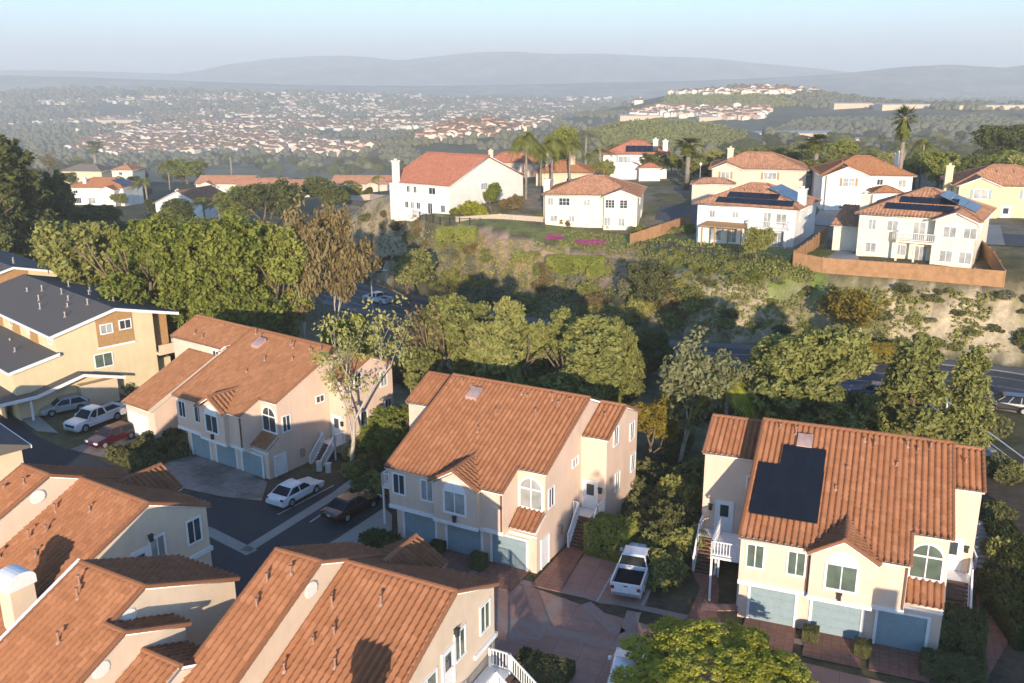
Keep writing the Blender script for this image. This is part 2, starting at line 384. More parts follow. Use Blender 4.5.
def window(parent, side, c, w, h, pane='pane_dark', frame='white_paint', t=.11, mull=1, bars=0, arch=False, shutters=None, name='window', label=None):
    f = sidemap(side, c); m = MB()
    if pane == 'pane_dark' and rnd.random() < .28: pane = 'pane_blind'
    mbox(m, f, -w / 2 - t, -w / 2, -h / 2 - t, h / 2 + (0 if arch else t), -.02, .065); mbox(m, f, w / 2, w / 2 + t, -h / 2 - t, h / 2 + (0 if arch else t), -.02, .065)
    mbox(m, f, -w / 2, w / 2, -h / 2 - t, -h / 2, -.02, .07); mbox(m, f, -w / 2, w / 2, h / 2, h / 2 + t * (.7 if arch else 1), -.02, .06)
    for k in range(mull):
        a = -w / 2 + w * (k + 1) / (mull + 1); mbox(m, f, a - .03, a + .03, -h / 2, h / 2, .0, .045)
    for k in range(bars):
        bb = -h / 2 + h * (k + 1) / (bars + 1); mbox(m, f, -w / 2, w / 2, bb - .02, bb + .02, .0, .04)
    if arch:
        n = 14
        for k in range(n):
            t0 = math.pi * k / n; t1 = math.pi * (k + 1) / n; r0 = w / 2; r1 = w / 2 + t
            q = [(r0 * math.cos(t0), r0 * math.sin(t0)), (r1 * math.cos(t0), r1 * math.sin(t0)), (r1 * math.cos(t1), r1 * math.sin(t1)), (r0 * math.cos(t1), r0 * math.sin(t1))]
            vs = [f(a, h / 2 + b, n_) for n_ in (-.02, .065) for a, b in q]
            m.add(vs, [(0, 3, 2, 1), (4, 5, 6, 7), (0, 1, 5, 4), (1, 2, 6, 5), (2, 3, 7, 6), (3, 0, 4, 7)])
        mbox(m, f, -.03, .03, h / 2, h / 2 + w / 2, 0, .045)
    o = m.build(name, MATS[frame], parent)
    p = MB(); mbox(p, f, -w / 2, w / 2, -h / 2, h / 2, -.01, .018)
    if arch:
        n = 14; vs = [f(w / 2 * math.cos(math.pi * k / n), h / 2 + .06 + w / 2 * .97 * math.sin(math.pi * k / n), .018) for k in range(n + 1)]
        p.add(vs, [tuple(range(n + 1))])
    p.build('pane', MATS[pane], o)
    if shutters:
        s = MB(); 
        for sg in (-1, 1): mbox(s, f, sg * (w / 2 + t + .02 + .2) - .2, sg * (w / 2 + t + .02 + .2) + .2, -h / 2 - .05, h / 2 + .05, 0, .06)
        s.build('shutter', MATS[shutters], o)
    if label: o['label'] = label
    return o
def door(parent, side, c, w, h, mat='white_paint', win=True):
    f = sidemap(side, c); m = MB()
    mbox(m, f, -w / 2 - .12, -w / 2, -h / 2, h / 2 + .12, -.02, .08); mbox(m, f, w / 2, w / 2 + .12, -h / 2, h / 2 + .12, -.02, .08); mbox(m, f, -w / 2, w / 2, h / 2, h / 2 + .12, -.02, .08)
    mbox(m, f, -w / 2, w / 2, -h / 2, h / 2, -.02, .03)
    o = m.build('door', MATS[mat], parent)
    if win:
        p = MB(); mbox(p, f, -w / 2 + .2, w / 2 - .2, 0, h / 2 - .2, .025, .045); p.build('pane', MATS['pane_dark'], o)
    k = MB(); mbox(k, f, w / 2 - .14, w / 2 - .08, -.08, -.02, .03, .09); k.build('handle', MATS['steel'], o)
    return o
def garage_door(parent, side, c, w, h, mat='garage_blue'):
    f = sidemap(side, c); m = MB(); n = 4
    for k in range(n):
        b0 = -h / 2 + h * k / n
        mbox(m, f, -w / 2, w / 2, b0 + .012, b0 + h / n - .012, -.02, .035)
        nn = max(3, int(w / .65))
        for j in range(nn):
            a0 = -w / 2 + w * j / nn; mbox(m, f, a0 + .07, a0 + w / nn - .07, b0 + .12, b0 + h / n - .12, .03, .052)
    mbox(m, f, -w / 2, w / 2, -h / 2, h / 2, -.05, .018)
    o = m.build('garage_door', MATS[mat], parent)
    g = MB(); mbox(g, f, -w / 2 - .16, -w / 2, -h / 2, h / 2 + .14, -.02, .10); mbox(g, f, w / 2, w / 2 + .16, -h / 2, h / 2 + .14, -.02, .10); mbox(g, f, -w / 2, w / 2, h / 2, h / 2 + .14, -.02, .10)
    g.build('door_frame', MATS['white_paint'], o); return o
def wall_lamp(parent, side, c):
    f = sidemap(side, c); m = MB(); mbox(m, f, -.1, .1, -.18, .18, 0, .2); mbox(m, f, -.14, .14, .18, .22, 0, .24); m.build('wall_lamp', MATS['dark_metal'], parent)
def vent_disc(parent, side, c, r=.45):
    f = sidemap(side, c); m = MB(); n = 20
    vs = [f(r * math.cos(2 * math.pi * k / n), r * .8 * math.sin(2 * math.pi * k / n), .03) for k in range(n)]
    vs += [f(r * 1.1 * math.cos(2 * math.pi * k / n), r * .9 * math.sin(2 * math.pi * k / n), .0) for k in range(n)]
    m.add(vs, [tuple(range(n))] + [(k, (k + 1) % n, n + (k + 1) % n, n + k) for k in range(n)])
    for k in range(5): mbox(m, f, -r * .8, r * .8, -r * .55 + k * r * .26, -r * .45 + k * r * .26, .03, .05)
    m.build('gable_vent', MATS['stucco_white'], parent)
def pipe(parent, p, h=.45, r=.05, kind='vent_metal'):
    m = MB(); x, y, z = p
    m.tube([(x, y, z - .1), (x, y, z + h)], r, 8); m.tube([(x, y, z + h), (x, y, z + h + .08)], r * 1.7, 8)
    o = m.build('roof_vent', MATS[kind], parent)
    q = MB(); q.tube([(x, y, z - .02), (x, y, z + .1)], [r * 3.2, r * 1.3], 8); q.build('flashing', MATS['lead_flash'], o)
def rail(parent, pts, h=.95, name='railing', infill=True, mat='white_paint', step=.16):
    m = MB()
    for a, b in zip(pts[:-1], pts[1:]):
        a = Vector(a); b = Vector(b); up = Vector((0, 0, 1)); d = (b - a); L = d.length; n = max(1, int(L / step)); pn = d.cross(up).normalized() * .045
        for q in (a, b): m.box(q.x - .06, q.x + .06, q.y - .06, q.y + .06, q.z - .05, q.z + h + .06)
        m.slab([a + up * h - pn, b + up * h - pn, b + up * h + pn, a + up * h + pn], (0, 0, .06))
        m.slab([a + up * .1 - pn * .5, b + up * .1 - pn * .5, b + up * .1 + pn * .5, a + up * .1 + pn * .5], (0, 0, .06))
        if infill:
            for k in range(1, n):
                q = a.lerp(b, k / n); m.box(q.x - .022, q.x + .022, q.y - .022, q.y + .022, q.z + .13, q.z + h)
    return m.build(name, MATS[mat], parent)
def stairs(parent, x0, x1, ybot, zbot, ytop, ztop):
    m = MB(); n = max(3, int(round((ztop - zbot) / .18)))
    for k in range(n):
        ya = ybot + (ytop - ybot) * k / n; yb = ybot + (ytop - ybot) * (k + 1) / n; zz = zbot + (ztop - zbot) * (k + 1) / n
        m.box(x0, x1, min(ya, yb), max(ya, yb) + .04, zz - .09, zz)
    m.build('stair_treads', MATS['step_brown'], parent)
    s = MB()
    for x in (x0 - .06, x1):
        s.slab([(x, ybot, zbot - .02), (x, ytop, ztop - .22), (x, ytop, ztop + .04), (x, ybot, zbot + .24)], (.06, 0, 0))
    s.build('stair_stringer', MATS['white_paint'], parent)
def gutter_trim(parent, x0, x1, y, z0, z1, name='trim'):
    m = MB(); m.box(x0, x1, y - .05, y + .06, z0, z1); return m.build(name, MATS['white_paint'], parent)
SL = .438
CS = math.sqrt(1 + SL * SL)
def roof_pair(parent, x0, x1, yr, zr, fr, rr, mat='terracotta', front=True, rear=True, name='roof', **kw):
    """front (towards -y) and rear planes of a ridge along x at y=yr, z=zr; fr, rr horizontal runs"""
    w = x1 - x0
    if front and fr: tile(name, parent, (x0, yr - fr, zr - SL * fr), (1, 0, 0), (0, 1, SL), w, fr * CS, mat=mat, **kw)
    if rear and rr: tile(name, parent, (x1, yr + rr, zr - SL * rr), (-1, 0, 0), (0, -1, SL), w, rr * CS, mat=mat, **kw)
def verge(mb, x, y0, z0, y1, z1): caps(mb, (x, y0, z0 + .05), (x, y1, z1 + .05), .11, .4, 'verge_cap')

def triplex(loc, yaw, label, wall='stucco_peach', mat='terracotta', period=TP, amp=.165, leftwing=True, opts=()):
    t = thing('townhouse', label, 'townhouse', loc, yaw, 'tile-roofed townhouses with three garages')
    kw = dict(mat=mat, period=period, amp=amp); W = 10.8; zf = lambda y: 9.51 - SL * (8.67 - y)
    wl = 11.4 if 'longwing' in opts else 3.5
    m = MB()
    m.prism([(.8, -.9), (.8, 2.62), (.02, 2.62), (.02, zf(.02) - .14), (8.67, 9.36), (13.4, zf(8.67 * 2 - 13.4) - .14), (13.4, -.9)], 0, 0, 8.8)
    m.prism([(.86, -.9), (.86, 2.62), (2.05, 3.5), (2.05, zf(2.05) - .14), (8.67, 9.36), (13.395, zf(8.67 * 2 - 13.395) - .14), (13.395, -.9)], 0, 8.8, W)
    m.prism([(3.85, 2.72), (7.15, 2.72), (7.15, 5.42), (5.5, 6.43), (3.85, 5.42)], 1, -.4, 2.2)
    zr = lambda y: 8.6 - SL * abs(10.66 - y)
    m.prism([(7.62, -.9), (7.62, zr(7.62) - .14), (10.66, 8.45), (13.39, zr(13.39) - .14), (13.39, -.9)], 0, W, 12.69)
    m.prism([(7.62, -.9), (7.62, zr(7.62) - .14), (10.66, 8.45), (13.385, zr(13.385) - .14), (13.385, -.9)], 0, -wl, 0)
    m.build('wall', MATS[wall], t)
    # roofs
    roof_pair(t, -.12, 8.86, 8.67, 9.51, 8.92, 0, **kw); roof_pair(t, 8.86, W + .12, 8.67, 9.51, 6.85, 0, **kw)
    roof_pair(t, -.12, W + .12, 8.67, 9.51, 0, 5.0, **kw)
    roof_pair(t, W + .12, 12.81, 10.66, 8.6, 3.25, 3.0, name='wing_roof', **kw); roof_pair(t, -wl - .12, -.12, 10.66, 8.6, 3.25, 3.0, name='wing_roof', **kw)
    rs = .6; rc = math.sqrt(1 + rs * rs)
    L = 2.9; kw0 = kw
    if amp < .05: kw = dict(mat=mat, period=.42, amp=.15)
    tile('dormer_roof', t, (3.62, 2.25, 6.66 - rs * 1.88), (0, -1, 0), (1, 0, rs), L, 1.88 * rc, **kw)
    tile('dormer_roof', t, (7.38, -.65, 6.66 - rs * 1.88), (0, 1, 0), (-1, 0, rs), L, 1.88 * rc, **kw)
    kw = kw0
    # small roof over the third garage
    tile('porch_roof', t, (8.86, .62, 2.93), (1, 0, 0), (0, 1, .62), 1.95, 1.42 * math.sqrt(1 + .62 ** 2), **kw)
    c = Caps()
    caps(c, (-.12, 8.67, 9.57), (W + .12, 8.67, 9.57)); caps(c, (W + .12, 10.66, 8.66), (12.81, 10.66, 8.66)); caps(c, (-wl - .12, 10.66, 8.66), (-.12, 10.66, 8.66)); caps(c, (5.5, -.65, 6.72), (5.5, 2.5, 6.72))
    for x, y0 in ((-.1, -.2), (W + .1, 1.85)): verge(c, x, y0, zf(y0), 8.67, 9.51)
    verge(c, 8.86, -.2, zf(-.2), 1.85, zf(1.85))
    for x in (12.79, -wl - .1): verge(c, x, 7.45, zr(7.45), 10.66, 8.6); verge(c, x, 13.6, zr(13.6), 10.66, 8.6)
    for s in (-1, 1): caps(c, (5.5 + s * 1.86, -.63, 6.66 - rs * 1.86 + .05), (5.5, -.63, 6.72), .1)
    c.build('ridge_cap', MATS[mat], t)
    # trims
    g = MB()
    g.box(-.02, 3.85, -.06, .08, 2.6, 2.86); g.box(3.8, 7.2, -.47, -.32, 2.7, 2.92); g.box(7.15, 8.82, -.06, .08, 2.6, 2.86); g.box(8.82, W + .02, .80, .92, 2.5, 2.64)
    g.box(-.02, 8.82, .05, .8, 2.55, 2.618)
    g.build('trim_band', MATS['white_paint'], t)
    for x_ in (3.72, 8.72): q = MB(); q.box(x_ - .05, x_ + .05, -.09, .0, 2.9, 5.4); q.build('downpipe', MATS['step_brown'], t)
    q = MB(); q.box(10.82, 10.95, 4.1, 4.5, 1.2, 1.9); q.build('meter_box', MATS['lead_flash'], t)
    # garages
    garage_door(t, 'F', (1.92, .8, 1.09), 2.5, 2.18); garage_door(t, 'F', (5.44, .8, 1.09), 2.6, 2.18); garage_door(t, 'F', (8.85, .8, 1.09), 2.5, 2.18)
    door(t, 'R', (W, 2.0, 1.02), 1.0, 2.04, win=False)
    # windows on the street side
    wp = 'pane_green' if 'green' in opts else 'pane_dark'
    window(t, 'F', (.85, .02, 4.5), .86, 1.36, wp); window(t, 'F', (3.1, .02, 4.5), .86, 1.36, wp)
    window(t, 'F', (5.5, -.4, 4.35), 1.5, 1.42, 'pane_blind' if 'blind' in opts else wp, t=.14)
    f = sidemap('F', (5.5, -.4, 5.1)); a = MB(); n = 14
    vs = [f(.8 * math.cos(math.pi * k / n), .08 + .7 * math.sin(math.pi * k / n), .05) for k in range(n + 1)] + [f(.8 * math.cos(math.pi * k / n), .08 + .7 * math.sin(math.pi * k / n), -.02) for k in range(n + 1)]
    a.add(vs, [tuple(range(n + 1))] + [(k, k + 1, n + 2 + k, n + 1 + k) for k in range(n)]); a.build('arch_panel', MATS['white_paint'], t)
    window(t, 'F', (9.78, 2.05, 4.55), 1.55, 1.25, 'pane_blind' if 'blind' in opts else wp, arch=True, t=.14)
    window(t, 'R', (W, 2.9, 4.55), .7, 1.25, wp)
    window(t, 'R', (W, 6.6, 5.6), .8, .5, 'pane_dark')
    for y, z in ((9.2, 6.9), (12.3, 6.2), (9.7, 3.3), (12.7, 3.6)): window(t, 'R', (12.69, y, z), .7, 1.2, 'pane_dark')
    # right entry: landing, door and stairs
    door(t, 'F', (11.55, 7.62, 2.85), .95, 2.05); wall_lamp(t, 'F', (12.3, 7.62, 3.35)); wall_lamp(t, 'F', (5.5, -.4, 3.2))
    dk = MB(); dk.box(10.82, 12.6, 6.3, 7.6, 1.68, 1.8); dk.box(10.9, 11.0, 6.35, 6.45, -.3, 1.68); dk.box(12.45, 12.55, 6.35, 6.45, -.3, 1.68); dk.build('landing', MATS['white_paint'], t)
    stairs(t, 11.3, 12.5, 4.7, .05, 6.3, 1.8)
    rail(t, [(11.22, 4.75, .2), (11.22, 6.3, 1.8)]); rail(t, [(12.62, 4.75, .2), (12.62, 6.3, 1.8), (12.62, 7.5, 1.8)]); rail(t, [(10.9, 6.33, 1.8), (11.22, 6.33, 1.8)])
    if leftwing:
        # left entry and the raised deck beside the front wall
        door(t, 'F', (-2.05, 7.62, 2.85), .95, 2.05); wall_lamp(t, 'F', (-2.95, 7.62, 3.4)); window(t, 'F', (-.45, 7.62, 5.6), .5, .6)
        d = MB(); d.box(-1.9, -.02, 1.7, 5.0, 2.93, 3.06); d.box(-3.5, -.02, 6.3, 7.6, 1.68, 1.8)
        for x, y in ((-1.82, 1.78), (-1.82, 4.8), (-.15, 1.78)): d.box(x - .06, x + .06, y - .06, y + .06, -.5, 2.93)
        d.build('deck', MATS['white_paint'], t)
        rail(t, [(-.1, 1.75, 3.06), (-1.85, 1.75, 3.06), (-1.85, 4.95, 3.06)])
        stairs(t, -3.3, -2.1, 4.7, .05, 6.3, 1.8); rail(t, [(-3.4, 4.75, .2), (-3.4, 6.3, 1.8), (-3.4, 7.5, 1.8)]); rail(t, [(-2.0, 4.75, .2), (-2.0, 6.3, 1.8)])
    # roof furniture
    for x, y in ((1.0, 8.1), (2.0, 7.8), (6.0, 7.9), (6.6, 7.6), (8.4, 7.9), (9.0, 7.6), (9.7, 8.0), (7.9, 6.4), (5.2, 5.6), (4.7, 4.0), (11.8, 9.3)):
        pipe(t, (x, y, (zf(y) if x < W else zr(y)) + .03), rnd.uniform(.15, .5), .045)
    k = MB(); x, y = 2.6, 7.1; k.slab([(x - .45, y - .5, zf(y - .5) + .02), (x + .45, y - .5, zf(y - .5) + .02), (x + .45, y + .5, zf(y + .5) + .02), (x - .45, y + .5, zf(y + .5) + .02)], (0, 0, .3))
    k.build('skylight', MATS['skylight_glass'], t)
    if 'solar' in opts:
        def pan(x0, x1, y0, y1):
            p = MB(); p.slab([(x0, y0, zf(y0) + .24), (x1, y0, zf(y0) + .24), (x1, y1, zf(y1) + .24), (x0, y1, zf(y1) + .24)], (0, 0, .05)); p.build('solar_panel', MATS['solar'], t)
        for y0 in (1.25, 3.1):
            for x0 in (.2, 1.14, 2.08, 3.02): pan(x0, x0 + .937, y0, y0 + 1.846)
        for x0 in (1.4, 2.24, 3.08): pan(x0, x0 + .837, 4.95, 6.55)
    if 'longwing' in opts:
        # attached garage wing on the left, small gable on the long wing
        q = MB(); q.prism([(.35, -.9), (.35, 3.1), (7.6, 6.27), (7.6, -.9)], 0, -8.65, -4.15); q.build('garage_wall', MATS[wall], t)
        tile('garage_roof', t, (-8.85, -.05, 3.1), (1, 0, 0), (0, 1, SL), 4.5, 7.62 * CS, **kw)
        p = MB(); p.box(-4.33, -4.1, .3, 7.6, 0, .1); q2 = MB(); q2.slab([(-4.34, -.05, 3.02), (-4.34, 7.6, 6.37), (-4.34, 7.6, 6.62), (-4.34, -.05, 3.27)], (.26, 0, 0)); q2.build('parapet', MATS['stucco_cream'], t)
        garage_door(t, 'F', (-6.8, .35, 1.1), 2.6, 2.18, 'garage_white')
        window(t, 'F', (-4.6, 7.62, 6.45), .9, .75, mull=1); window(t, 'F', (-2.6, 7.4, 6.35), .8, .7)
        q = MB(); q.prism([(-3.5, 5.9), (-1.6, 5.9), (-1.6, 7.0), (-2.55, 7.65), (-3.5, 7.0)], 1, 7.4, 8.6); q.build('gable_wall', MATS[wall], t)
        tile('dormer_roof', t, (-3.7, 9.8, 7.72 - .66), (0, -1, 0), (1, 0, .6), 2.6, 1.1 * 1.166, **kw); tile('dormer_roof', t, (-1.4, 7.2, 7.72 - .66), (0, 1, 0), (-1, 0, .6), 2.6, 1.1 * 1.166, **kw)
        for x, y in ((-8.9, 8.4), (-7.4, 8.2)): pipe(t, (x, y, zr(y) + .03), .3)
    return t

def rear_block(t, x0, x1, yr, zr, fr, rr, wall, c, zb=-.5, verges=(0, 0), rear_wall=None):
    rw = rr - .25; fw = fr - .25
    m = MB(); m.prism([(yr - fw, zb), (yr - fw, zr - SL * fw - .14), (yr, zr - .15), (yr + rw, zr - SL * rw - .14), (yr + rw, zb)], 0, x0, x1); m.build('wall', MATS[wall], t)
    e0, e1 = verges
    roof_pair(t, x0 - e0, x1 + e1, yr, zr, fr, rr)
    caps(c, (x0 - e0, yr, zr + .06), (x1 + e1, yr, zr + .06))
    for x, e in ((x0 - e0 + .02, e0), (x1 + e1 - .02, e1)):
        if e: verge(c, x, yr - fr + .05, zr - SL * fr, yr, zr); verge(c, x, yr + rr - .05, zr - SL * rr, yr, zr)
def duplex(loc, yaw, label, wall='stucco_cream', deck=True, rearwin='pane_dark'):
    t = thing('townhouse', label, 'townhouse', loc, yaw, 'tile-roofed townhouses seen from behind')
    c = Caps()
    rear_block(t, .35, 6.38, 0, 8.6, 9.0, 4.0, wall, c, verges=(0, .1)); rear_block(t, -2.1, .35, -1.8, 9.5, 8.2, 5.75, wall, c, verges=(.1, .06))
    # gable dormer on the street side
    m = MB(); m.prism([(-.1, 5.0), (3.0, 5.0), (3.0, 6.85), (1.45, 7.78), (-.1, 6.85)], 1, 1.4, 4.35); m.build('dormer_wall', MATS[wall], t)
    rs = .6; rc = math.sqrt(1 + rs * rs)
    tile('dormer_roof', t, (-.38, 4.6, 8.0 - rs * 1.83), (0, -1, 0), (1, 0, rs), 3.6, 1.83 * rc); tile('dormer_roof', t, (3.28, 1.0, 8.0 - rs * 1.83), (0, 1, 0), (-1, 0, rs), 3.6, 1.83 * rc)
    caps(c, (1.45, 4.6, 8.06), (1.45, 1.6, 8.06)); c.build('ridge_cap', MATS['terracotta'], t)
    # overhanging storey trim at the street end
    g = MB(); g.box(6.38, 6.5, 1.6, 3.8, 4.05, 4.3); g.box(.4, 6.5, 3.72, 3.86, 4.05, 4.3); g.build('trim_band', MATS['white_paint'], t)
    vent_disc(t, 'R', (.41, -2.6, 8.55), .42)
    window(t, 'R', (6.38, 2.75, 5.75), .85, 1.35, rearwin, mull=1); window(t, 'R', (6.38, .3, 5.75), .85, 1.35, rearwin)
    window(t, 'R', (6.38, -2.6, 5.0), 1.5, 1.5, rearwin); door(t, 'R', (6.38, -.8, 5.1), .9, 2.0, win=True); wall_lamp(t, 'R', (6.38, -.1, 6.6))
    for y in (-1.15, -.9, -.65, -.4): pass
    # chimney with a rounded cap
    ch = MB(); ch.box(5.7, 6.75, -8.0, -6.8, -.5, 7.75); o = ch.build('chimney', MATS[wall], t)
    cp = MB(); n = 10; pts = [(-8.1, 7.4)] + [(-7.4 - .7 * math.cos(math.pi * k / n), 7.75 + .42 * math.sin(math.pi * k / n)) for k in range(n + 1)] + [(-6.7, 7.4)]
    cp.prism(pts, 0, 5.6, 6.85); cp.build('chimney_cap', MATS['white_paint'], o)
    for x, y in ((1.2, -2.2), (1.5, -4.0), (2.2, -3.4), (3.4, -1.5), (3.1, -4.6), (1.0, -5.4)): pipe(t, (x, y, 8.6 - SL * abs(y) + .03), rnd.uniform(.25, .55), .05)
    for x, y in ((-1.4, -3.4), (-1.0, -4.6), (-.6, -2.7)): pipe(t, (x, y, 9.5 - SL * abs(y + 1.8) + .03), rnd.uniform(.25, .5), .05)
    if deck:
        d = MB(); d.box(6.46, 7.7, -1.6, 2.9, 2.88, 3.0)
        for x, y in ((7.62, -1.5), (7.62, 2.8), (7.62, .7)): d.box(x - .06, x + .06, y - .06, y + .06, -.5, 2.88)
        d.build('deck', MATS['white_paint'], t); st = MB()
        n = 14
        for k in range(n): st.box(7.7 + .25 * k, 7.98 + .25 * k, 1.4, 2.7, 2.95 - .2 * k - .08, 2.95 - .2 * k)
        st.build('stair_treads', MATS['step_brown'], t)
        rail(t, [(6.6, 2.85, 3.0), (7.65, 2.85, 3.0)]); rail(t, [(7.65, 1.3, 3.0), (7.65, -1.55, 3.0), (6.6, -1.55, 3.0)])
        rail(t, [(7.7, 2.8, 3.0), (11.0, 2.8, .3)]); rail(t, [(7.7, 1.35, 3.0), (11.0, 1.35, .3)])
    return t
# ------------------------------------------------------------------ houses on the ridge
def house(name, label, loc, yaw, w, d, eave=5.5, wall='stucco_white', mat='terracotta_brown', s=.42, roof='hip', o=.55, wins=(), chims=(), solar=(), bays=(), doors=(), garages=(), porch=None, balcony=None, lower=(), group='houses on the ridge', zb=-1.8, fine=True):
    t = thing(name, label, 'house', loc, yaw, group)
    kw = dict(mat=mat, cols=6, course=.8, amp=.1, period=.42)
    W, D = w + 2 * o, d + 2 * o; cs = math.sqrt(1 + s * s); ze = eave - s * o * .2
    m = MB(); c = Caps()
    if roof == 'hip':
        m.box(0, w, 0, d, zb, eave - .02)
        r = min(W, D) / 2; zt = ze + s * r
        if W >= D: fa, fb, sa = r, W - r, D / 2; sb = sa
        else: fa = fb = W / 2; sa, sb = r, D - r
        tile('roof', t, (-o, -o, ze), (1, 0, 0), (0, 1, s), W, r * cs, fa, fb, **kw); tile('roof', t, (W - o, D - o, ze), (-1, 0, 0), (0, -1, s), W, r * cs, fa, fb, **kw)
        tile('roof', t, (-o, D - o, ze), (0, -1, 0), (1, 0, s), D, r * cs, sa, sb, **kw); tile('roof', t, (W - o, -o, ze), (0, 1, 0), (-1, 0, s), D, r * cs, sa, sb, **kw)
        e = [(r - o, r - o), (W - r - o, D - r - o)] if W < D else [(r - o, D / 2 - o), (W - r - o, D / 2 - o)]
        if W < D: e = [(W / 2 - o, r - o), (W / 2 - o, D - r - o)]
        caps(c, (*e[0], zt + .06), (*e[1], zt + .06), .15, .6)
        for (px, py), q in (((-o, -o), e[0]), ((W - o, -o), e[1] if W >= D else e[0]), ((-o, D - o), e[0] if W >= D else e[1]), ((W - o, D - o), e[1])): caps(c, (px, py, ze + .06), (*q, zt + .06), .14, .6)
    elif roof == 'gable_y':                      # ridge runs front to back
        r = W / 2; zt = ze + s * r
        m.prism([(0, zb), (w, zb), (w, eave), (w / 2, eave + s * w / 2), (0, eave)], 1, 0, d)
        tile('roof', t, (-o, D - o, ze), (0, -1, 0), (1, 0, s), D, r * cs, **kw); tile('roof', t, (W - o, -o, ze), (0, 1, 0), (-1, 0, s), D, r * cs, **kw)
        caps(c, (w / 2, -o, zt + .06), (w / 2, D - o, zt + .06), .15, .6)
    else:                                        # ridge along the front
        r = D / 2; zt = ze + s * r
        m.prism([(0, zb), (0, eave), (d / 2, eave + s * d / 2), (d, eave), (d, zb)], 0, 0, w)
        tile('roof', t, (-o, -o, ze), (1, 0, 0), (0, 1, s), W, r * cs, **kw); tile('roof', t, (W - o, D - o, ze), (-1, 0, 0), (0, -1, s), W, r * cs, **kw)
        caps(c, (-o, d / 2, zt + .06), (W - o, d / 2, zt + .06), .15, .6)
    m.build('wall', MATS[wall], t)
    for (x0, x1, pr, be, kind, back) in bays:    # projecting bays with a roof running back into the main one
        b = MB(); w2 = x1 - x0; ob = .45; Wb = w2 + 2 * ob; rb = Wb / 2; zbt = be - s * ob * .2
        if kind == 'gable': b.prism([(x0, zb), (x1, zb), (x1, be), ((x0 + x1) / 2, be + s * w2 / 2), (x0, be)], 1, -pr, .5)
        else: b.box(x0, x1, -pr, .5, zb, be - .02)
        b.build('wall', MATS[wall], t); Lb = pr + ob + back
        a = 0 if kind == 'gable' else rb
        tile('bay_roof', t, (x0 - ob, back, zbt), (0, -1, 0), (1, 0, s), Lb, rb * cs, 0, Lb - a, **kw); tile('bay_roof', t, (x1 + ob, -pr - ob, zbt), (0, 1, 0), (-1, 0, s), Lb, rb * cs, a, Lb, **kw)
        if a: tile('bay_roof', t, (x0 - ob, -pr - ob, zbt), (1, 0, 0), (0, 1, s), Wb, rb * cs, rb, rb, **kw)
        caps(c, ((x0 + x1) / 2, -pr - ob + a, zbt + s * rb + .06), ((x0 + x1) / 2, back, zbt + s * rb + .06), .14, .6)
    for (x0, x1, y0, y1, le, lk) in lower:       # lower side blocks under their own hip or shed roof
        b = MB(); b.box(x0, x1, y0, y1, zb, le - .02); b.build('wall', MATS[wall], t)
        w2, d2 = x1 - x0 + .8, y1 - y0 + .8; r2 = min(w2, d2) / 2; z2 = le - .05
        if lk == 'hip':
            if w2 >= d2: A = (r2, w2 - r2, d2 / 2, d2 / 2)
            else: A = (w2 / 2, w2 / 2, r2, d2 - r2)
            tile('low_roof', t, (x0 - .4, y0 - .4, z2), (1, 0, 0), (0, 1, s), w2, r2 * cs, A[0], A[1], **kw); tile('low_roof', t, (x1 + .4, y1 + .4, z2), (-1, 0, 0), (0, -1, s), w2, r2 * cs, A[0], A[1], **kw)
            tile('low_roof', t, (x0 - .4, y1 + .4, z2), (0, -1, 0), (1, 0, s), d2, r2 * cs, A[2], A[3], **kw); tile('low_roof', t, (x1 + .4, y0 - .4, z2), (0, 1, 0), (-1, 0, s), d2, r2 * cs, A[2], A[3], **kw)
        else: tile('low_roof', t, (x0 - .4, y0 - .4, z2), (1, 0, 0), (0, 1, s * .7), w2, (y1 - y0 + .4) * math.sqrt(1 + (.7 * s) ** 2), **kw)
    c.build('ridge_cap', MATS[mat], t)
    for q in wins:
        side, a, z, ww, hh = q[:5]; kwv = q[5] if len(q) > 5 else {}
        pr = kwv.pop('out', 0)
        cc = {'F': (a, -pr, z), 'R': (w + pr, a, z), 'L': (-pr, a, z), 'K': (a, d, z)}[side]
        window(t, side, cc, ww, hh, **({'mull': 1} | kwv))
    for side, a, z, ww, hh, pr in doors: door(t, side, {'F': (a, -pr, z), 'R': (w, a, z), 'L': (0, a, z)}[side], ww, hh)
    for side, a, ww, pr in garages: garage_door(t, side, {'F': (a, -pr, 1.1), 'R': (w, a, 1.1), 'L': (0, a, 1.1)}[side], ww, 2.2, 'garage_white')
    for x, y, top in chims:
        b = MB(); b.box(x - .55, x + .55, y - .45, y + .45, zb if (x < 0 or x > w or y < 0) else eave - .5, top); ob_ = b.build('chimney', MATS[wall], t)
        k = MB(); k.box(x - .65, x + .65, y - .55, y + .55, top - .25, top); k.box(x - .2, x + .2, y - .2, y + .2, top, top + .3); k.build('chimney_cap', MATS[wall], ob_)
    for (side, u0, v0, nu, nv, pw, ph, mt) in solar:
        O, U, V = {'F': ((-o, -o, ze), (1, 0, 0), (0, 1, s)), 'R': ((W - o, -o, ze), (0, 1, 0), (-1, 0, s))}[side]
        O = np.array(O, float); U = np.array(U, float); V = np.array(V, float) / cs; Nn = np.cross(U, V)
        for j in range(nv):
            for i in range(nu):
                q = MB(); P = lambda a_, b_: O + U * (u0 + a_) + V * (v0 + b_) + Nn * .16
                a0, a1, b0, b1 = i * pw, (i + 1) * pw - .05, j * ph, (j + 1) * ph - .05
                q.slab([P(a0, b0), P(a1, b0), P(a1, b1), P(a0, b1)], Nn * .05); q.build('solar_panel', MATS[mt], t)
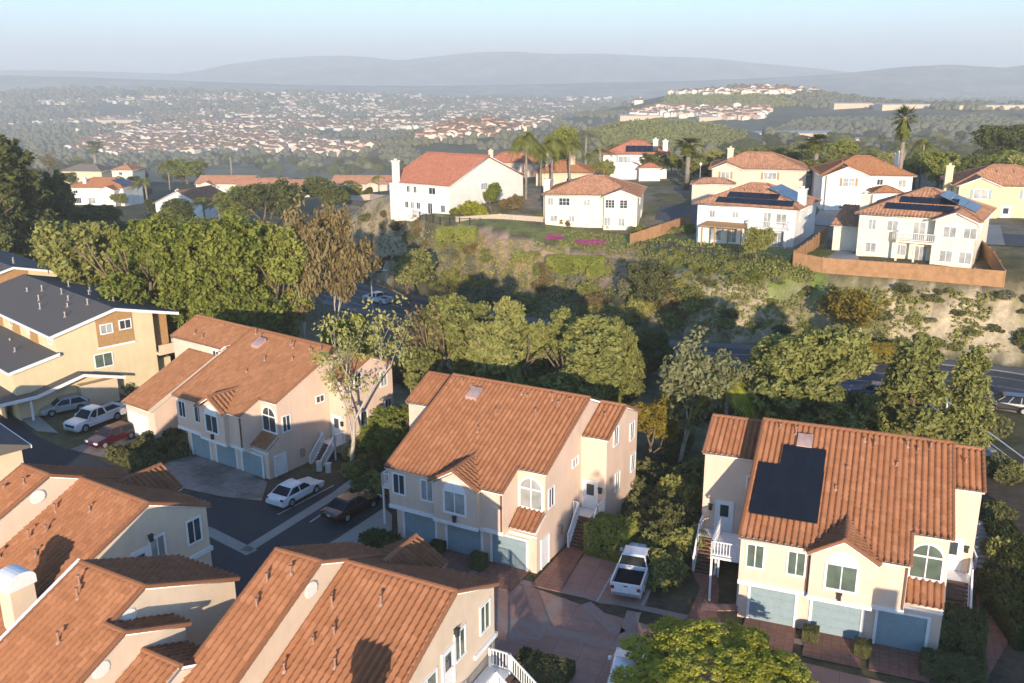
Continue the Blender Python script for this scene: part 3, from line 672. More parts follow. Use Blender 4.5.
    if balcony:
        x0, x1, z, dep = balcony
        b = MB(); b.box(x0, x1, -dep, -.01, z - .22, z)
        for x in (x0 + .15, x1 - .15, (x0 + x1) / 2): b.box(x - .11, x + .11, -dep + .08, -dep + .3, zb, z - .22)
        b.build('balcony', MATS[wall], t); rail(t, [(x0, -.05, z), (x0, -dep + .05, z), (x1, -dep + .05, z), (x1, -.05, z)], .95, 'balcony_railing', True, 'white_paint', .22)
    if porch:
        x0, x1, z, dep = porch
        b = MB(); b.slab([(x0, -dep, z - .3), (x1, -dep, z - .3), (x1, -.02, z), (x0, -.02, z)], (0, 0, .14))
        for k in range(4):
            x = x0 + .2 + (x1 - x0 - .4) * k / 3; b.box(x - .09, x + .09, -dep + .15, -dep + .33, zb, z - .28)
        b.build('patio_cover', MATS['wood_panel'], t)
    for k in range(4):
        x = w * (.25 + .16 * k); y = d * .3
        if roof == 'hip': pipe(t, (x, y, ze + s * min(x + o, y + o, W - o - x, D - o - y) + .05), .35, .07)
    return t
def fence(label, pts, h=1.85, mat='fence_wood', seg=2.4, name='wooden_fence', cat='fence', group=None, iron=False, step=.14):
    p0 = pts[0]; t = thing(name, label, cat, p0, 0, group); o = np.array(p0)
    k = 0
    for a, b in zip(pts[:-1], pts[1:]):
        a = np.array(a) - o; b = np.array(b) - o; L = np.linalg.norm((b - a)[:2]); n = max(1, int(round(L / seg)))
        for i in range(n):
            q0 = a + (b - a) * i / n; q1 = a + (b - a) * (i + 1) / n; d = (q1 - q0); d = d / np.linalg.norm(d[:2]); nn = np.array([-d[1], d[0], 0])
            po = MB(); po.slab([q0 - nn * .06 - d * .06, q0 + nn * .06 - d * .06, q0 + nn * .06 + d * .06, q0 - nn * .06 + d * .06], (0, 0, h + .12)); po.add([], []); po.build('post', MATS[mat], t)
            m = MB()
            if iron:
                for zz in (.15, h - .08): m.slab([q0 + nn * .015 + (0, 0, zz), q1 + nn * .015 + (0, 0, zz), q1 - nn * .015 + (0, 0, zz), q0 - nn * .015 + (0, 0, zz)], (0, 0, .05))
                nb = max(2, int(np.linalg.norm(q1 - q0) / step))
                for j in range(1, nb): r = q0 + (q1 - q0) * j / nb; m.box(r[0] - .014, r[0] + .014, r[1] - .014, r[1] + .014, r[2] + .1, r[2] + h)
            else:
                m.slab([q0 + d * .06 + nn * .03, q1 - d * .06 + nn * .03, q1 - d * .06 - nn * .03, q0 + d * .06 - nn * .03], (0, 0, h))
                m.slab([q0 + d * .06 + nn * .07 + (0, 0, h - .1), q1 - d * .06 + nn * .07 + (0, 0, h - .1), q1 - d * .06 - nn * .07 + (0, 0, h - .1), q0 + d * .06 - nn * .07 + (0, 0, h - .1)], (0, 0, .08))
            m.build('fence_panel', MATS[mat], t)
    q = np.array(pts[-1]) - o; po = MB(); po.box(q[0] - .06, q[0] + .06, q[1] - .06, q[1] + .06, q[2], q[2] + h + .12); po.build('post', MATS[mat], t)
    return t
# ------------------------------------------------------------------ vehicles
def lerp(a, b, t): return tuple(x + (y - x) * t for x, y in zip(a, b))
def wheel(t, x, y, r, w=.24):
    sgn = 1 if y > 0 else -1; n = 20
    o = MB(); o.tube([(x, y - sgn * w, r), (x, y - sgn * w * .92, r), (x, y - sgn * .02, r), (x, y, r)], [r * .9, r, r, r * .9], n); wo = o.build('wheel', MATS['rubber'], t)
    q = MB(); q.tube([(x, y - .02 * sgn, r), (x, y + .012 * sgn, r)], [r * .66, r * .6], 16)
    for k in range(5):
        a = 2 * math.pi * k / 5; q.slab([(x + .1 * r * math.cos(a + 1.57), y + .012 * sgn, r + .1 * r * math.sin(a + 1.57)), (x + .1 * r * math.cos(a - 1.57), y + .012 * sgn, r + .1 * r * math.sin(a - 1.57)), (x + .6 * r * math.cos(a), y + .012 * sgn, r + .6 * r * math.sin(a))], (0, .015 * sgn, 0))
    q.build('rim', MATS['rim'], wo)
def car(kind, label, loc, yaw, color='car_white', group=None, cat=None):
    """x forward; loc is the middle of the wheelbase on the ground"""
    P = dict(sedan=dict(L=4.65, w=1.82, r=.33, wb=2.7, belt=.92, hood=.84, deck=.98, h=1.45, ax=0),
             suv=dict(L=4.6, w=1.86, r=.36, wb=2.68, belt=1.06, hood=1.0, deck=1.1, h=1.68, ax=0),
             hatch=dict(L=4.4, w=1.8, r=.33, wb=2.65, belt=.96, hood=.9, deck=1.0, h=1.52, ax=0),
             pickup=dict(L=5.75, w=1.98, r=.40, wb=3.6, belt=1.15, hood=1.12, deck=1.18, h=1.88, ax=0))[kind]
    t = thing('pickup_truck' if kind == 'pickup' else 'parked_car', label, cat or ('pickup' if kind == 'pickup' else 'car'), loc, yaw, group)
    L, w, r, wb, belt, hood, deck, h = (P[k] for k in ('L', 'w', 'r', 'wb', 'belt', 'hood', 'deck', 'h'))
    xf = L / 2; xr = -L / 2; fx = wb / 2 + (.02 if kind != 'pickup' else .12); rx = fx - wb; cl = r * .62; ar = r * (1.12 if kind == 'pickup' else 1.2)
    def arch(cx): return [(cx + ar * math.cos(a), r + ar * math.sin(a)) for a in [math.pi * k / 8 for k in range(9)]]
    bot = [(xr + .12, cl + .06)] + [(x, z) for x, z in reversed(arch(rx)) if z >= cl] + [(x, z) for x, z in reversed(arch(fx)) if z >= cl] + [(xf - .1, cl + .04)]
    if kind == 'pickup':
        cab0, cab1 = -.55, 1.55                   # cab base from x=cab0 to cab1
        top = [(xf, .62), (xf - .05, .95), (xf - .25, hood - .04), (cab1, hood + .04), (cab1 - .05, belt), (cab0, belt + .02), (cab0 - .02, 1.18), (xr, 1.18), (xr + .01, .55)]
        top2 = [(xf, .62), (xf - .05, .95), (xf - .25, hood - .04), (cab1, hood + .04), (cab1 - .05, belt), (cab0, belt + .02), (cab0 - .02, .95), (xr, .95), (xr + .01, .55)]
    else:
        nose = hood - .12; c0 = {'sedan': -1.85, 'suv': -2.2, 'hatch': -2.05}[kind]; c1 = {'sedan': 1.02, 'suv': 1.15, 'hatch': 1.15}[kind]
        top2 = [(xf, .5), (xf - .02, .66), (xf - .18, nose), (c1, hood + .06), (c1 - .2, belt), (c0, deck - .02), (xr + .1, deck - .06), (xr, .75), (xr + .02, .5)]
    b = MB()
    # body: profile with wheel arches, narrowed at nose, tail and shoulder
    prof = bot + top2; n = len(prof); ws = []
    def hw(x, z): 
        e = max(0, abs(x) - (L / 2 - .75)) / .75; return w / 2 * (1 - .10 * e * e) * (1 - .05 * max(0, z - .7) / .4)
    vs = [(x, -hw(x, z), z) for x, z in prof] + [(x, hw(x, z), z) for x, z in prof]
    b.add(vs, [tuple(range(n)), tuple(range(n, 2 * n))[::-1]] + [(i, n + i, n + (i + 1) % n, (i + 1) % n) for i in range(n)])
    if kind == 'pickup':
        for sg in (-1, 1): b.box(xr + .02, cab0 - .03, sg * w / 2 * .93 - .06, sg * w / 2 * .93 + .06, .94, 1.24)
        b.box(xr - .0, xr + .09, -w / 2 * .88, w / 2 * .88, .94, 1.24); b.box(cab0 - .1, cab0 - .02, -w / 2 * .9, w / 2 * .9, .94, 1.24)
    o = b.build('body', MATS[color], t)
    md = o.modifiers.new('Bevel', 'BEVEL'); md.width = .05; md.segments = 2; md.limit_method = 'ANGLE'; md.angle_limit = R(35)
    # cabin
    if kind == 'pickup': B0, B1, T0, T1, zb_, zt_ = cab0, cab1, cab0 + .18, cab1 - .75, belt, h
    elif kind == 'sedan': B0, B1, T0, T1, zb_, zt_ = c0 + .02, c1, -1.0, .22, belt - .04, h
    elif kind == 'suv': B0, B1, T0, T1, zb_, zt_ = c0 - .02, c1, -1.85, .35, belt - .04, h
    else: B0, B1, T0, T1, zb_, zt_ = c0, c1, -1.45, .32, belt - .04, h
    yb, yt = w / 2 * .94, w / 2 * .74
    zr_ = zt_ - .07
    Bq = [(B0, -yb), (B1, -yb), (B1, yb), (B0, yb)]; Tq = [(T0, -yt), (T1, -yt), (T1, yt), (T0, yt)]
    g = MB(); g.add([(x, y, zb_) for x, y in Bq] + [(x, y, zr_) for x, y in Tq], [(0, 3, 2, 1), (4, 5, 6, 7)] + [(i, (i + 1) % 4, 4 + (i + 1) % 4, 4 + i) for i in range(4)])
    cb = g.build('cabin_glass', MATS['car_glass'], t)
    rf = MB(); rf.add([(T0 - .06, -yt - .03, zr_ - .02), (T1 + .1, -yt - .03, zr_ - .03), (T1 + .1, yt + .03, zr_ - .03), (T0 - .06, yt + .03, zr_ - .02), (T0 + .06, -yt + .08, zt_), (T1 - .1, -yt + .08, zt_), (T1 - .1, yt - .08, zt_), (T0 + .06, yt - .08, zt_)],
           [(0, 3, 2, 1), (4, 5, 6, 7)] + [(i, (i + 1) % 4, 4 + (i + 1) % 4, 4 + i) for i in range(4)]); rf.build('roof', MATS[color], t)
    pl = MB()
    mids = [.52] if kind != 'suv' else [.36, .68]
    for sg in (-1, 1):
        for (x0, x1, wd) in [(B0, T0, .09), (B1, T1, .06)] + [(B0 + (B1 - B0) * f_, T0 + (T1 - T0) * f_, .05) for f_ in mids]:
            pl.slab([(x0 - wd, sg * (yb + .012), zb_), (x0 + wd, sg * (yb + .012), zb_), (x1 + wd, sg * (yt + .012), zr_), (x1 - wd, sg * (yt + .012), zr_)], (0, -sg * .05, 0))
    pl.build('pillar', MATS[color], t)
    for x in (fx, rx):
        for sg in (-1, 1): wheel(t, x, sg * (w / 2 - .02), r)
    for sg in (-1, 1):
        q = MB(); q.box(xf - .16, xf - .01, sg * w * .36 - .2, sg * w * .36 + .2, hood - .3, hood - .15); q.build('headlight', MATS['lamp_clear'], t)
        q = MB(); q.box(xr - .015, xr + .12, sg * w * .40 - .1, sg * w * .40 + .1, .8, 1.02 if kind != 'sedan' else .93); q.build('taillight', MATS['lamp_red'], t)
        q = MB(); q.box(B1 - .42, B1 - .22, sg * (w / 2 + .08) - .09, sg * (w / 2 + .08) + .09, belt + .02, belt + .18); q.build('wing_mirror', MATS[color], t)
    q = MB(); q.box(xr - .04, xr + .1, -w * .45, w * .45, .42, .6); q.box(xf - .1, xf + .03, -w * .44, w * .44, .36, .54)
    q.build('bumper', MATS['steel' if kind == 'pickup' else color], t)
    q = MB(); q.box(xr - .05, xr - .035, -.16, .16, .64, .76); q.build('number_plate', MATS['plate'], t)
    if kind == 'pickup':
        q = MB(); q.box(xr + .1, cab0 - .11, -w / 2 * .86, w / 2 * .86, .95, .97); q.build('bed', MATS['bed_liner'], t)
        q = MB(); q.box(xf - .02, xf + .015, -w * .3, w * .3, .66, .92); q.build('grille', MATS['dark_metal'], t)
        q = MB(); q.box(xr - .012, xr + .02, -.12, .12, 1.02, 1.09); q.build('tailgate_handle', MATS['dark_metal'], t)
    return t
# ------------------------------------------------------------------ vegetation
def leaves(rs, C, Rr, per, size, asp=1.7, up=.35, droop=0.0):
    """C clump centres (n,3), Rr clump radii; per leaves each -> V,F"""
    n = len(C) * per
    d = rs.normal(size=(n, 3)); d /= np.linalg.norm(d, axis=1)[:, None]
    rad = rs.rand(n) ** .45
    ctr = np.repeat(C, per, 0) + d * (np.repeat(Rr, per) * rad)[:, None] * np.array([1, 1, .8])
    nr = d * .8 + rs.normal(size=(n, 3)) * .7 + np.array([0, 0, up]); nr /= np.linalg.norm(nr, axis=1)[:, None]
    a = np.cross(nr, rs.normal(size=(n, 3))); a /= np.linalg.norm(a, axis=1)[:, None]
    if droop: a = a * (1 - droop) + np.array([0, 0, -1]) * droop; a -= nr * (a * nr).sum(1)[:, None]; a /= np.linalg.norm(a, axis=1)[:, None] + 1e-6
    b = np.cross(nr, a); s = size * rs.uniform(.6, 1.3, n)[:, None]
    a = a * s * asp * .5; b = b * s * .5
    V = np.stack([ctr - a, ctr + b * .9 - a * .1, ctr + a, ctr - b * .9 - a * .1], 1).reshape(-1, 3)
    return V, np.arange(n * 4).reshape(n, 4)
def crown(rs, lobes, nclump, per, size, crad=.55, shell=.55, **kw):
    """lobes rows (cx,cy,cz,rx,ry,rz)"""
    L = np.array(lobes, float); vol = (L[:, 3] * L[:, 4] * L[:, 5]) ** .7; ii = rs.choice(len(L), nclump, p=vol / vol.sum())
    d = rs.normal(size=(nclump, 3)); d /= np.linalg.norm(d, axis=1)[:, None]
    rad = shell + (1.0 - shell) * rs.rand(nclump) ** .6
    C = L[ii, :3] + d * L[ii, 3:] * rad[:, None]
    return leaves(rs, C, crad * rs.uniform(.6, 1.3, nclump), per, size, **kw)
PROTO = {}
HIDE = bpy.data.collections.new('x') if False else None
def proto(key, name, label, cat, trunk_mb, bark, V, F, leaf, extra=None):
    """keep meshes; the first placing makes the object"""
    tm = None
    if trunk_mb is not None and trunk_mb.v:
        tm = bpy.data.meshes.new('trunk'); tm.from_pydata(trunk_mb.v, [], trunk_mb.f); tm.materials.append(MATS[bark]); tm.polygons.foreach_set('use_smooth', [True] * len(tm.polygons))
    cm = npmesh('crown', V, F, MATS[leaf]) if V is not None else None
    zs = []; 
    if V is not None: zs.append((V[:, 2].max(), np.percentile(np.abs(V[:, :2]), 98)))
    elif tm: a = np.array(trunk_mb.v); zs.append((a[:, 2].max(), np.percentile(np.abs(a[:, :2]), 99)))
    PROTO[key] = (name, cat, tm, cm, zs[0][0], zs[0][1], {})
def plant(key, p, h, width, label, group=None, rz=None, leaf=None, name=None, cat=None):
    nm, ct, tm, cm, H, Wd, var = PROTO[key]
    if leaf and cm:
        if leaf not in var: c2 = cm.copy(); c2.materials.clear(); c2.materials.append(MATS[leaf]); var[leaf] = c2
        cm = var[leaf]
    sz = h / H; sx = width / 2 / Wd
    rz = rnd.uniform(0, 6.28) if rz is None else rz
    nm = name or nm
    if tm is None:                                # one mesh shrub
        o = link(nm, cm); o.location = [float(c) for c in p]; o.rotation_euler = (0, 0, rz); o.scale = (sx, sx, sz); return tag(o, label, cat or ct, group)
    t = thing(nm, label, cat or ct, p, rz, group); t.scale = (sx, sx, sz)
    link('trunk', tm, t)
    if cm: link('crown', cm, t)
    return t
def branchy(mb, rs, p, d, L, r, depth, kids_=3, spread=.55, up=.1, tips=None, n=6):
    p = np.array(p, float); d = np.array(d, float); d /= np.linalg.norm(d); pts = [p]; rr = [r]; k = 3; 
    for i in range(k):
        d = d + rs.normal(size=3) * .12 + np.array([0, 0, up * .5]); d /= np.linalg.norm(d); p = p + d * L / k; pts.append(p); rr.append(r * (1 - .38 * (i + 1) / k))
    mb.tube(pts, rr, n)
    if tips is not None: tips.append(p)
    if depth <= 0: return
    for i in range(kids_):
        ax = rs.normal(size=3); nd = d + ax / np.linalg.norm(ax) * spread + np.array([0, 0, up]); s = rs.uniform(.6, .85)
        q = pts[-1] if i else pts[-1]
        if i >= 1: q = pts[2] if rs.rand() < .5 else pts[-1]
        branchy(mb, rs, q, nd, L * s, rr[-1] * .8, depth - 1, kids_, spread, up, tips, max(3, n - 1))
def make_protos():
    # broad eucalyptus-like trees with clumped crowns
    for v in range(4):
        rs = np.random.RandomState(10 + v); tb = MB(); tips = []
        branchy(tb, rs, (0, 0, -.6), (0, 0, 1), 4.0, .32, 2, 3, .5, .12, tips)
        lob = []
        while len(lob) < 15:
            q = rs.uniform(-1, 1, 3)
            if np.linalg.norm(q) > 1: continue
            r_ = rs.uniform(.75, 1.5); lob.append((q[0] * 2.6, q[1] * 2.6, 5.8 + q[2] * 3.5, r_, r_, r_ * rs.uniform(.9, 1.4)))
        V, F = crown(rs, lob, 900, 30, .19, .42, .6, droop=.45, up=.2); proto('broad%d' % v, 'broad_tree', '', 'tree', tb, 'bark', V, F, 'leaf_green')
    # dense round-headed trees
    for v in range(3):
        rs = np.random.RandomState(30 + v); tb = MB(); branchy(tb, rs, (0, 0, -.6), (0, 0, 1), 2.2, .2, 2, 3, .7, .1, None)
        lob = [(rs.uniform(-1.3, 1.3), rs.uniform(-1.3, 1.3), rs.uniform(2.4, 4.6), rs.uniform(.8, 1.4), rs.uniform(.8, 1.4), rs.uniform(.7, 1.2)) for _ in range(9)]
        V, F = crown(rs, lob, 480, 26, .16, .34, .5); proto('round%d' % v, 'round_tree', '', 'tree', tb, 'bark', V, F, 'leaf_green')
    # tall narrow trees
    for v in range(2):
        rs = np.random.RandomState(50 + v); tb = MB(); tb.tube([(0, 0, -.6), (.05, 0, 4), (-.05, .05, 9)], [.3, .22, .08], 8); lob = []
        for k in range(26):
            z = 2.2 + 8.2 * (k / 26) ; rr = 2.3 * (1 - ((z - 2.2) / 9.2) ** 1.3) + .25; a = rs.uniform(0, 6.28)
            lob.append((rr * .6 * math.cos(a), rr * .6 * math.sin(a), z, .75 + rr * .2, .75 + rr * .2, .8)); tb.tube([(0, 0, z - .4), (rr * .8 * math.cos(a), rr * .8 * math.sin(a), z)], [.06, .02], 4)
        V, F = crown(rs, lob, 620, 22, .24, .42, .5, droop=.4); proto('tall%d' % v, 'tall_tree', '', 'tree', tb, 'bark', V, F, 'leaf_olive')
    # open sycamores with pale limbs
    for v in range(3):
        rs = np.random.RandomState(70 + v); tb = MB(); tips = []
        branchy(tb, rs, (0, 0, -.6), (0, 0, 1), 3.2, .17, 3, 3, .62, .12, tips)
        T = np.array([q for q in tips if q[2] > 3.0]); T = T[rs.permutation(len(T))]
        C = np.concatenate([T + rs.normal(size=T.shape) * .45 for _ in range(6)])
        V, F = leaves(rs, C, np.full(len(C), .55), 26, .2, droop=.4); proto('open%d' % v, 'open_tree', '', 'tree', tb, 'bark_pale', V, F, 'leaf_grey')
        C = np.concatenate([T + rs.normal(size=T.shape) * .4 for _ in range(3)])
        V, F = leaves(rs, C, np.full(len(C), .5), 16, .14); proto('sparse%d' % v, 'sparse_tree', '', 'tree', tb, 'bark_pale', V, F, 'leaf_light')
    # bare winter trees
    for v in range(2):
        rs = np.random.RandomState(90 + v); tb = MB(); tips = []
        branchy(tb, rs, (0, 0, -.4), (0, 0, 1), 2.6, .13, 5, 3, .55, .12, tips, 5)
        T = np.array(tips); V, F = leaves(rs, T[rs.permutation(len(T))[:260]], np.full(min(260, len(T)), .3), 3, .16); proto('bare%d' % v, 'bare_tree', '', 'tree', tb, 'bark_grey', V, F, 'leaf_brown')
    # shrubs
    for v in range(4):
        rs = np.random.RandomState(110 + v)
        lob = [(rs.uniform(-.35, .35), rs.uniform(-.35, .35), rs.uniform(.2, .6), rs.uniform(.35, .55), rs.uniform(.35, .55), rs.uniform(.3, .45)) for _ in range(6)]
        V, F = crown(rs, lob, 230, 18, .085, .13, .5); V[:, 2] = np.maximum(V[:, 2], -.1); proto('shrub%d' % v, 'shrub', '', 'shrub', None, None, V, F, 'leaf_shrub')
    # clipped hedge, unit box
    rs = np.random.RandomState(130); n = 1100; f = rs.randint(0, 5, n); u = rs.uniform(-1, 1, (n, 2)); C = np.zeros((n, 3))
    C[f == 0] = np.c_[u[f == 0], np.full((f == 0).sum(), 1.)]
    for k, (ax, sg) in enumerate(((0, 1), (0, -1), (1, 1), (1, -1))):
        q = f == k + 1; w_ = np.zeros((q.sum(), 3)); w_[:, ax] = sg; w_[:, 1 - ax] = u[q, 0]; w_[:, 2] = u[q, 1] * .5 + .5; C[q] = w_
    C[:, :2] *= .92; C[:, 2] *= .95
    V, F = leaves(rs, C, np.full(n, .07), 16, .07); V[:, 2] = np.maximum(V[:, 2], -.05); proto('hedge', 'clipped_hedge', '', 'hedge', None, None, V, F, 'leaf_shrub')
    # palms
    for key, dry, nf, fl in (('fanpalm', True, 46, 1.25), ('plume', False, 22, 3.2), ('plume2', False, 18, 2.8)):
        rs = np.random.RandomState(sum(map(ord, key))); tb = MB(); H = 10 if dry else 6
        tb.tube([(0, 0, -.5), (.1, .05, H * .5), (.05, 0, H)], [.26 if dry else .2, .2 if dry else .15, .17], 9)
        Vs = []; Fs = []; o = 0
        for k in range(nf):
            az = rs.uniform(0, 6.28); el = rs.uniform(-.7, 1.4) if dry else rs.uniform(.0, 1.35); L = fl * rs.uniform(.8, 1.15)
            d0 = np.array([math.cos(az) * math.cos(el), math.sin(az) * math.cos(el), math.sin(el)]); p = np.array([.05, 0, H]); side = np.array([-math.sin(az), math.cos(az), 0])
            m_ = 9; pts = []
            for i in range(m_ + 1):
                t_ = i / m_; g = (.55 if dry else .95) * t_ * t_ * L; pts.append(p + d0 * L * t_ * 1.0 - np.array([0, 0, g]))
            if dry:                               # fan: leaflets radiating from the tip
                q = p + d0 * L * .55
                for j in range(11):
                    a = (j - 5) * .26; dd = d0 * math.cos(a) + side * math.sin(a); e = q + dd * L * .62 - np.array([0, 0, .16 * abs(j - 5) * .3 + .1]); w_ = np.cross(dd, [0, 0, 1]); w_ = w_ / (np.linalg.norm(w_) + 1e-6) * .05
                    Vs += [q - w_, q + w_, e + w_ * .3, e - w_ * .3]; Fs.append((o, o + 1, o + 2, o + 3)); o += 4
                Vs += [p - side * .03, p + side * .03, q + side * .03, q - side * .03]; Fs.append((o, o + 1, o + 2, o + 3)); o += 4
            else:
                for i in range(1, m_):
                    for sg in (-1, 1):
                        for h_ in (0, .5):
                            q = pts[i] * (1 - h_) + pts[i + 1] * h_; ll = .62 * math.sin(math.pi * min(.97, (i + h_) / m_ + .08)); e = q + side * sg * ll + (pts[i + 1] - pts[i]) * .8 - np.array([0, 0, .28 * ll]); w_ = (pts[i + 1] - pts[i]) * .22
                            Vs += [q - w_, q + w_, e + w_ * .3, e - w_ * .3]; Fs.append((o, o + 1, o + 2, o + 3)); o += 4
        if dry:
            for k in range(40):
                az = rs.uniform(0, 6.28); z = H - rs.uniform(.2, 1.6); q = np.array([.2 * math.cos(az), .2 * math.sin(az), z]); e = q + np.array([.5 * math.cos(az), .5 * math.sin(az), -1.1]); s_ = np.array([-math.sin(az), math.cos(az), 0]) * .16
                Vs += [q - s_ * .4, q + s_ * .4, e + s_, e - s_]; Fs.append((o, o + 1, o + 2, o + 3)); o += 4
        proto(key, 'palm_tree', '', 'palm', tb, 'bark_grey', np.array(Vs), np.array(Fs), 'palm_leaf')
    # big-leaved street tree seen from above
    rs = np.random.RandomState(160); tb = MB(); tips = []; branchy(tb, rs, (0, 0, -.5), (0, 0, 1), 2.0, .2, 2, 4, .9, .05, tips)
    lob = [(rs.uniform(-3.0, 3.0), rs.uniform(-3.0, 3.0), 0, rs.uniform(.7, 1.1), rs.uniform(.7, 1.1), rs.uniform(.6, .9)) for _ in range(34)]; lob = [(a, b, 2.6 + 2.6 * max(0, 1 - (a * a + b * b) / 12.) + rs.uniform(-.35, .35), c, d, e) for a, b, _, c, d, e in lob]
    L = np.array(lob); n = 1000; ii = rs.choice(len(L), n); d = rs.normal(size=(n, 3)); d[:, 2] = np.abs(d[:, 2]) * .9 - .15; d /= np.linalg.norm(d, axis=1)[:, None]; C = L[ii, :3] + d * L[ii, 3:] * (.75 + .3 * rs.rand(n))[:, None]
    V, F = leaves(rs, C, np.full(n, .24), 30, .12, 1.6, .8)
    C2 = L[ii, :3] + d * L[ii, 3:] * .5 * rs.rand(n)[:, None]; V2, F2 = leaves(rs, C2[:300], np.full(300, .5), 10, .2)
    proto('leafy', 'street_tree', '', 'tree', tb, 'bark', np.concatenate([V, V2]), np.concatenate([F, F2 + len(V)]), 'leaf_lime')
make_protos()
# ------------------------------------------------------------------ ground
def inpoly(px, py, poly):
    c = np.zeros(len(px), bool); n = len(poly)
    for i in range(n):
        x0, y0 = poly[i][:2]; x1, y1 = poly[(i + 1) % n][:2]
        q = ((y0 > py) != (y1 > py)) & (px < (x1 - x0) * (py - y0) / ((y1 - y0) + 1e-12) + x0); c ^= q
    return c
def pxpoly(pts): return [hit(u, v) for u, v in pts]
def make_ground():
    nr, nc = 470, 440
    yy = np.geomspace(38, 9100, nr) - 60; th = np.sinh(np.linspace(-2.2, 2.2, nc)) / math.sinh(2.2) * .95
    Y = np.repeat(yy[:, None], nc, 1); X = th[None, :] * (Y + 62)
    x, y = X.ravel(), Y.ravel(); z = gz(x, y)
    V = np.stack([x, y, z], 1); idx = np.arange(nr * nc).reshape(nr, nc)
    F = np.stack([idx[:-1, :-1], idx[:-1, 1:], idx[1:, 1:], idx[1:, :-1]], -1).reshape(-1, 4)
    # what the ground is made of
    n1 = fbm(x / 14, y / 14, 5) + .5; n2 = fbm(x / 5 + 40, y / 5, 4) + .5; n3 = fbm(x / 160, y / 160, 5) + .5; n4 = fbm(x / 45 + 9, y / 45, 4) + .5
    c = np.zeros((len(x), 3))
    def put(mask, col):
        m = np.clip(mask, 0, 1)[:, None]; c[:] = c * (1 - m) + np.array(col)[None, :] * m
    valley = np.ones(len(x)); put(valley, (.10, .105, .066))
    put(sstep(.50, .62, n3), (.17, .155, .10)); put(sstep(.56, .7, n4) * .8, (.055, .068, .038)); put(sstep(.62, .72, fbm(x / 90 + 3, y / 90, 4) + .5) * .8, (.17, .14, .10))
    put((y < 330) * 1.0, (.14, .125, .07)); put((y < 330) * sstep(.45, .6, n1) * .7, (.12, .105, .06))
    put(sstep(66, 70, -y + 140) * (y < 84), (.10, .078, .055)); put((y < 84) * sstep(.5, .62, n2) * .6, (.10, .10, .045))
    sandy = pxpoly([(745, 258), (830, 280), (1100, 296), (1100, 372), (985, 362), (880, 352), (760, 345), (690, 335), (640, 318), (650, 280)])
    put(inpoly(x, y, sandy) * (.75 + .25 * sstep(.34, .52, n1)), (.45, .37, .26)); put(inpoly(x, y, sandy) * sstep(.46, .56, n2) * .75, (.19, .175, .085)); put(inpoly(x, y, sandy) * sstep(.62, .7, n2) * .6, (.11, .11, .05))
    green = pxpoly([(640, 232), (790, 250), (830, 282), (760, 290), (660, 268)]); put(inpoly(x, y, green) * sstep(.36, .5, n2), (.17, .22, .055))
    dry = pxpoly([(432, 238), (520, 240), (640, 248), (640, 280), (560, 286), (470, 272), (425, 262)]); put(inpoly(x, y, dry) * (.55 + .45 * sstep(.4, .55, n2)), (.44, .30, .215)); put(inpoly(x, y, dry) * sstep(.52, .62, n1) * .7, (.20, .20, .07))
    mound = pxpoly([(322, 206), (345, 200), (400, 212), (430, 228), (420, 262), (380, 285), (340, 262)]); put(inpoly(x, y, mound) * (.7 + .3 * n2), (.42, .34, .22)); put(inpoly(x, y, mound) * sstep(.55, .65, n2) * .6, (.12, .11, .05))
    lawnb = pxpoly([(435, 214), (545, 222), (650, 236), (640, 248), (540, 240), (440, 238)]); put(inpoly(x, y, lawnb) * sstep(.3, .45, n2), (.20, .22, .07))
    plat = pxpoly([(400, 207), (545, 224), (690, 236), (800, 250), (1120, 286), (1100, 165), (690, 182), (480, 178)]); put(inpoly(x, y, plat) * .8, (.26, .22, .165)); put(inpoly(x, y, plat) * sstep(.52, .62, n1) * .8, (.12, .12, .05))
    knoll = pxpoly([(560, 147), (590, 128), (640, 118), (700, 121), (745, 132), (735, 150), (650, 158), (580, 156)]); put(inpoly(x, y, knoll) * .85, (.15, .145, .08))
    field = pxpoly([(660, 109), (672, 95), (720, 92), (775, 96), (800, 104), (740, 109)]); put(inpoly(x, y, field) * .95, (.20, .28, .07))
    field2 = pxpoly([(392, 142), (408, 129), (440, 126), (448, 134), (425, 144)]); put(inpoly(x, y, field2) * .95, (.20, .28, .07))
    me = npmesh('ground', V, F, MATS['ground'], smooth=True)
    at = me.color_attributes.new('soil', 'FLOAT_COLOR', 'POINT'); at.data.foreach_set('color', np.concatenate([c, np.ones((len(c), 1))], 1).astype(np.float32).ravel())
    tag(link('ground', me), kind='structure')
m, t, b = nt('ground', .95, .1); a_ = N(t, 'ShaderNodeAttribute', attribute_name='soil'); f1 = noise(t, .35, 8, rough=.75); f2 = noise(t, 2.2, 6, rough=.7)
h = mix(t, ramp(t, f1, [(.35, (0, 0, 0)), (.65, (1, 1, 1))]), (.62, .64, .6), (1.3, 1.26, 1.2)); h2 = mix(t, ramp(t, f2, [(.3, (0, 0, 0)), (.7, (1, 1, 1))]), (.75, .75, .75), (1.2, 1.2, 1.2))
t.links.new(mix(t, 1.0, mix(t, 1.0, a_.outputs['Color'], h, 'MULTIPLY'), h2, 'MULTIPLY'), b.inputs['Base Color']); bump_(t, b, noise(t, .9, 8), .35, .25)
